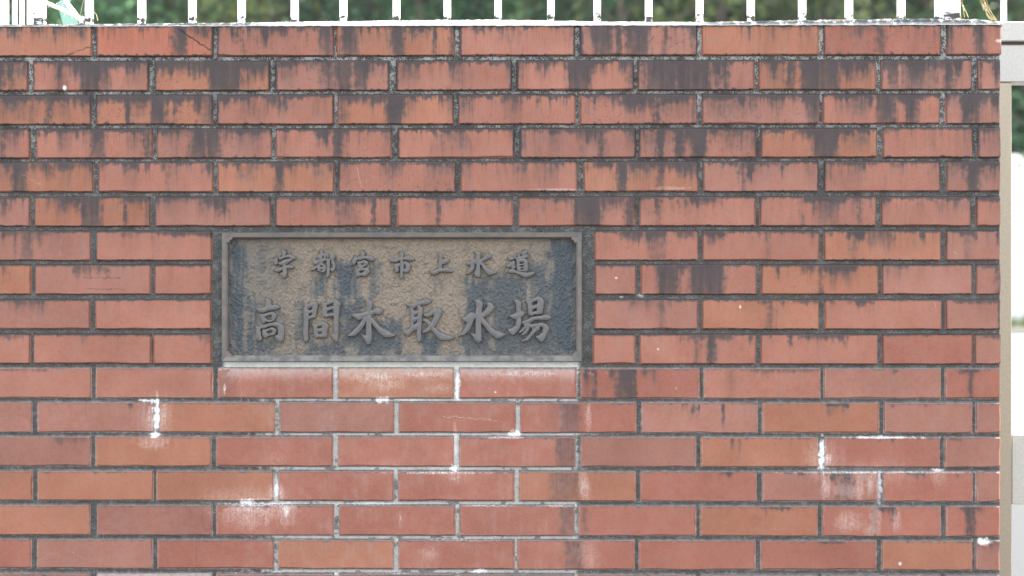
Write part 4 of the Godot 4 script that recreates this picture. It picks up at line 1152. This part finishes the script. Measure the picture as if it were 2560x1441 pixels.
func build_trees() -> void:
	var bark := mottled(Color8(74, 62, 52), Color8(106, 92, 80), 0.1, 61, 2.0, 0.95)
	var leaf := []
	for c in [[Color8(58, 98, 54), Color8(42, 92, 38)], [Color8(44, 80, 54), Color8(26, 68, 40)], [Color8(92, 106, 52), Color8(68, 88, 30)]]:
		var m := plain(c[0], 0.6)
		m.vertex_color_use_as_albedo = true
		m.backlight_enabled = true
		m.backlight = c[1]
		leaf.append(m)
	var protos := []
	for k in 6:
		var kind: int = [0, 1, 2, 0, 1, 2][k]
		var mesh := tree_meshes(kind, 500 + k)
		var o := Node3D.new()
		part("trunk", mesh[0], bark, o)
		part("crown", mesh[1], leaf[kind], o)
		protos.append([o, ["broadleaf_tree", "cedar_tree", "yellowing_tree"][kind]])
	# where the picture shows them: column, distance behind the wall, prototype, turn, size, what it is seen behind
	var spots := [
		[60, -31, 3, 0.4, 1.0, "broad green tree behind the close bars of the side railing at the left"],
		[290, -34, 1, 1.0, 1.0, "dark cedar seen between the first and second railing bars from the left"],
		[420, -30, 0, 2.2, 1.05, "bright green tree seen between the second and third railing bars"],
		[560, -35, 4, 0.3, 1.05, "dark cedar seen just left of the fourth railing bar"],
		[690, -30, 2, 4.0, 1.15, "olive green tree seen left of the fifth railing bar"],
		[800, -32, 3, 3.0, 1.1, "leafy green tree seen between the fifth and sixth railing bars"],
		[925, -36, 1, 2.0, 1.1, "dark cedar seen between the sixth and seventh railing bars"],
		[1060, -30, 0, 5.1, 1.0, "leafy green tree seen between the seventh and eighth railing bars"],
		[1180, -33, 4, 1.3, 0.95, "blue green cedar seen above the middle of the wall by the eighth bar"],
		[1310, -31, 3, 0.9, 1.05, "green tree seen between the ninth and tenth railing bars"],
		[1440, -36, 1, 3.3, 1.15, "dark cedar seen between the tenth and eleventh railing bars"],
		[1560, -30, 5, 2.5, 1.2, "yellowish tree seen between the eleventh and twelfth railing bars"],
		[1690, -33, 0, 0.2, 1.1, "green tree seen between the twelfth and thirteenth railing bars"],
		[1820, -31, 2, 1.8, 1.2, "yellow green tree seen between the thirteenth and fourteenth railing bars"],
		[1950, -35, 4, 4.4, 1.1, "dark cedar seen right of the fourteenth railing bar"],
		[2070, -31, 5, 5.5, 1.15, "thin olive tree seen between the fifteenth and sixteenth railing bars"],
		[2195, -33, 3, 2.9, 1.05, "green tree with a bare brown trunk seen left of the seventeenth railing bar"],
		[2310, -30, 2, 0.5, 1.15, "yellowish tree seen right of the seventeenth railing bar"],
		[2440, -34, 0, 1.6, 1.1, "green tree behind the golden dry grass at the wall's right end"],
		[2550, -36, 1, 0.7, 1.0, "dark cedar behind the gate at the right edge"],
		[2600, -30.5, 3, 3.7, 0.85, "low green tree seen through the gate above the white post"],
		[2680, -31, 0, 4.7, 1.1, "green tree standing beyond the right side of the gate"],
		[-120, -32, 0, 2.7, 1.1, "green tree standing beyond the left end of the wall"],
	]
	for s in spots:
		var src: Array = protos[s[2]]
		var o: Node3D = src[0].duplicate()
		o.name = numbered(src[1])
		var p := at(s[0], 700, s[1])
		o.position = Vector3(p.x, hill(p.x, s[1]) - 0.1, s[1])
		o.rotation.y = s[3]
		o.scale = Vector3.ONE * s[4]
		add_child(o, true)
		tag(o, s[5], "tree", "trees on the hillside behind the wall")
	# a second, farther rank that closes the gaps
	var far := [[120, -44], [480, -46], [860, -43], [1240, -47], [1620, -44], [2010, -46], [2390, -43], [2620, -47]]
	var words := ["at the far left", "left of the fourth railing bar", "by the sixth railing bar", "over the middle of the wall", "by the twelfth railing bar", "by the fifteenth railing bar", "behind the thick railing post", "behind the gate"]
	for i in far.size():
		var src: Array = protos[1 if i % 2 == 0 else 4]
		var o: Node3D = src[0].duplicate()
		o.name = numbered("cedar_tree")
		var p := at(far[i][0], 700, far[i][1])
		o.position = Vector3(p.x, hill(p.x, far[i][1]) - 0.1, far[i][1])
		o.rotation.y = i * 1.3
		o.scale = Vector3.ONE * 1.1
		add_child(o, true)
		tag(o, "tall dark cedar high on the slope, " + words[i], "tree", "cedars high on the hillside")
	# undergrowth on the slope
	rng.seed = 77
	var bm := begin()
	for i in 900:
		var q := Vector3(rng.randfn() * 0.7, absf(rng.randfn()) * 0.55 + 0.05, rng.randfn() * 0.7)
		var n := Vector3(rng.randfn(), rng.randfn() + 0.8, rng.randfn()).normalized()
		var e := n.cross(Vector3(rng.randfn(), rng.randfn(), rng.randfn())).normalized()
		var g := n.cross(e)
		var l := rng.randf_range(0.07, 0.15)
		var c := rng.randf_range(0.6, 1.3)
		for v in [q - e * l, q + g * l * 0.5, q + e * l, q - e * l, q + e * l, q - g * l * 0.5]:
			bm.set_normal(n)
			bm.set_color(Color(c, c, c))
			bm.add_vertex(v)
	var mm := MultiMesh.new()
	mm.transform_format = MultiMesh.TRANSFORM_3D
	mm.mesh = bm.commit()
	mm.instance_count = 700
	for i in 700:
		var x := rng.randf_range(-28, 28)
		var z := rng.randf_range(-72, -29.0)
		mm.set_instance_transform(i, Transform3D(Basis(Vector3.UP, rng.randf() * TAU).scaled(Vector3.ONE * rng.randf_range(0.9, 2.4)), Vector3(x, hill(x, z), z)))
	var u := MultiMeshInstance3D.new()
	u.name = "undergrowth"
	u.multimesh = mm
	u.material_override = leaf[0]
	add_child(u, true)
	tag(u, "mixed green undergrowth covering the hillside between the trees", "undergrowth", "", "stuff")
	for p in protos: p[0].free()

func _ready() -> void:
	cam = Camera3D.new()
	cam.name = "camera"
	var half := 720.5 * S / DIST
	cam.fov = rad_to_deg(2.0 * atan(half))
	cam.near = 0.05
	cam.far = 600.0
	cam.position = Vector3(DIST * sin(YAW), EYE, DIST * cos(YAW))
	cam.rotation = Vector3(0, YAW, 0)
	add_child(cam)
	var lens := CameraAttributesPhysical.new()
	lens.frustum_focal_length = 12.0 / half
	lens.frustum_focus_distance = DIST
	lens.frustum_near = 0.05
	lens.frustum_far = 600.0
	lens.exposure_aperture = 3.4
	cam.attributes = lens
	cam.fov = rad_to_deg(2.0 * atan(half))
	cam.current = true
	var sky := ProceduralSkyMaterial.new()
	sky.sky_top_color = Color(0.68, 0.72, 0.78)
	sky.sky_horizon_color = Color(0.90, 0.90, 0.88)
	sky.sky_curve = 0.18
	sky.ground_bottom_color = Color(0.32, 0.31, 0.29)
	sky.ground_horizon_color = Color(0.60, 0.60, 0.58)
	sky.sun_angle_max = 20.0
	var env := Environment.new()
	env.background_mode = Environment.BG_SKY
	env.sky = Sky.new()
	env.sky.sky_material = sky
	env.tonemap_mode = Environment.TONE_MAPPER_LINEAR
	env.tonemap_exposure = 5.3
	env.fog_enabled = true
	env.fog_density = 0.0005
	env.fog_light_color = Color(0.80, 0.85, 0.90)
	env.sdfgi_enabled = true
	env.ssao_enabled = true
	env.ssil_enabled = true
	var we := WorldEnvironment.new()
	we.environment = env
	add_child(we)
	var sun := DirectionalLight3D.new()
	sun.name = "sun"
	sun.light_energy = 1.3
	sun.light_color = Color(1.0, 0.965, 0.91)
	sun.light_angular_distance = 0.5
	sun.shadow_enabled = true
	add_child(sun)
	sun.look_at_from_position(Vector3.ZERO, -Vector3(0.66, 0.74, -0.34), Vector3.UP)

	read_courses()
	build_yard()
	build_wall()
	build_plaque()
	build_gate()
	build_railings()
	build_small()
	build_trees()
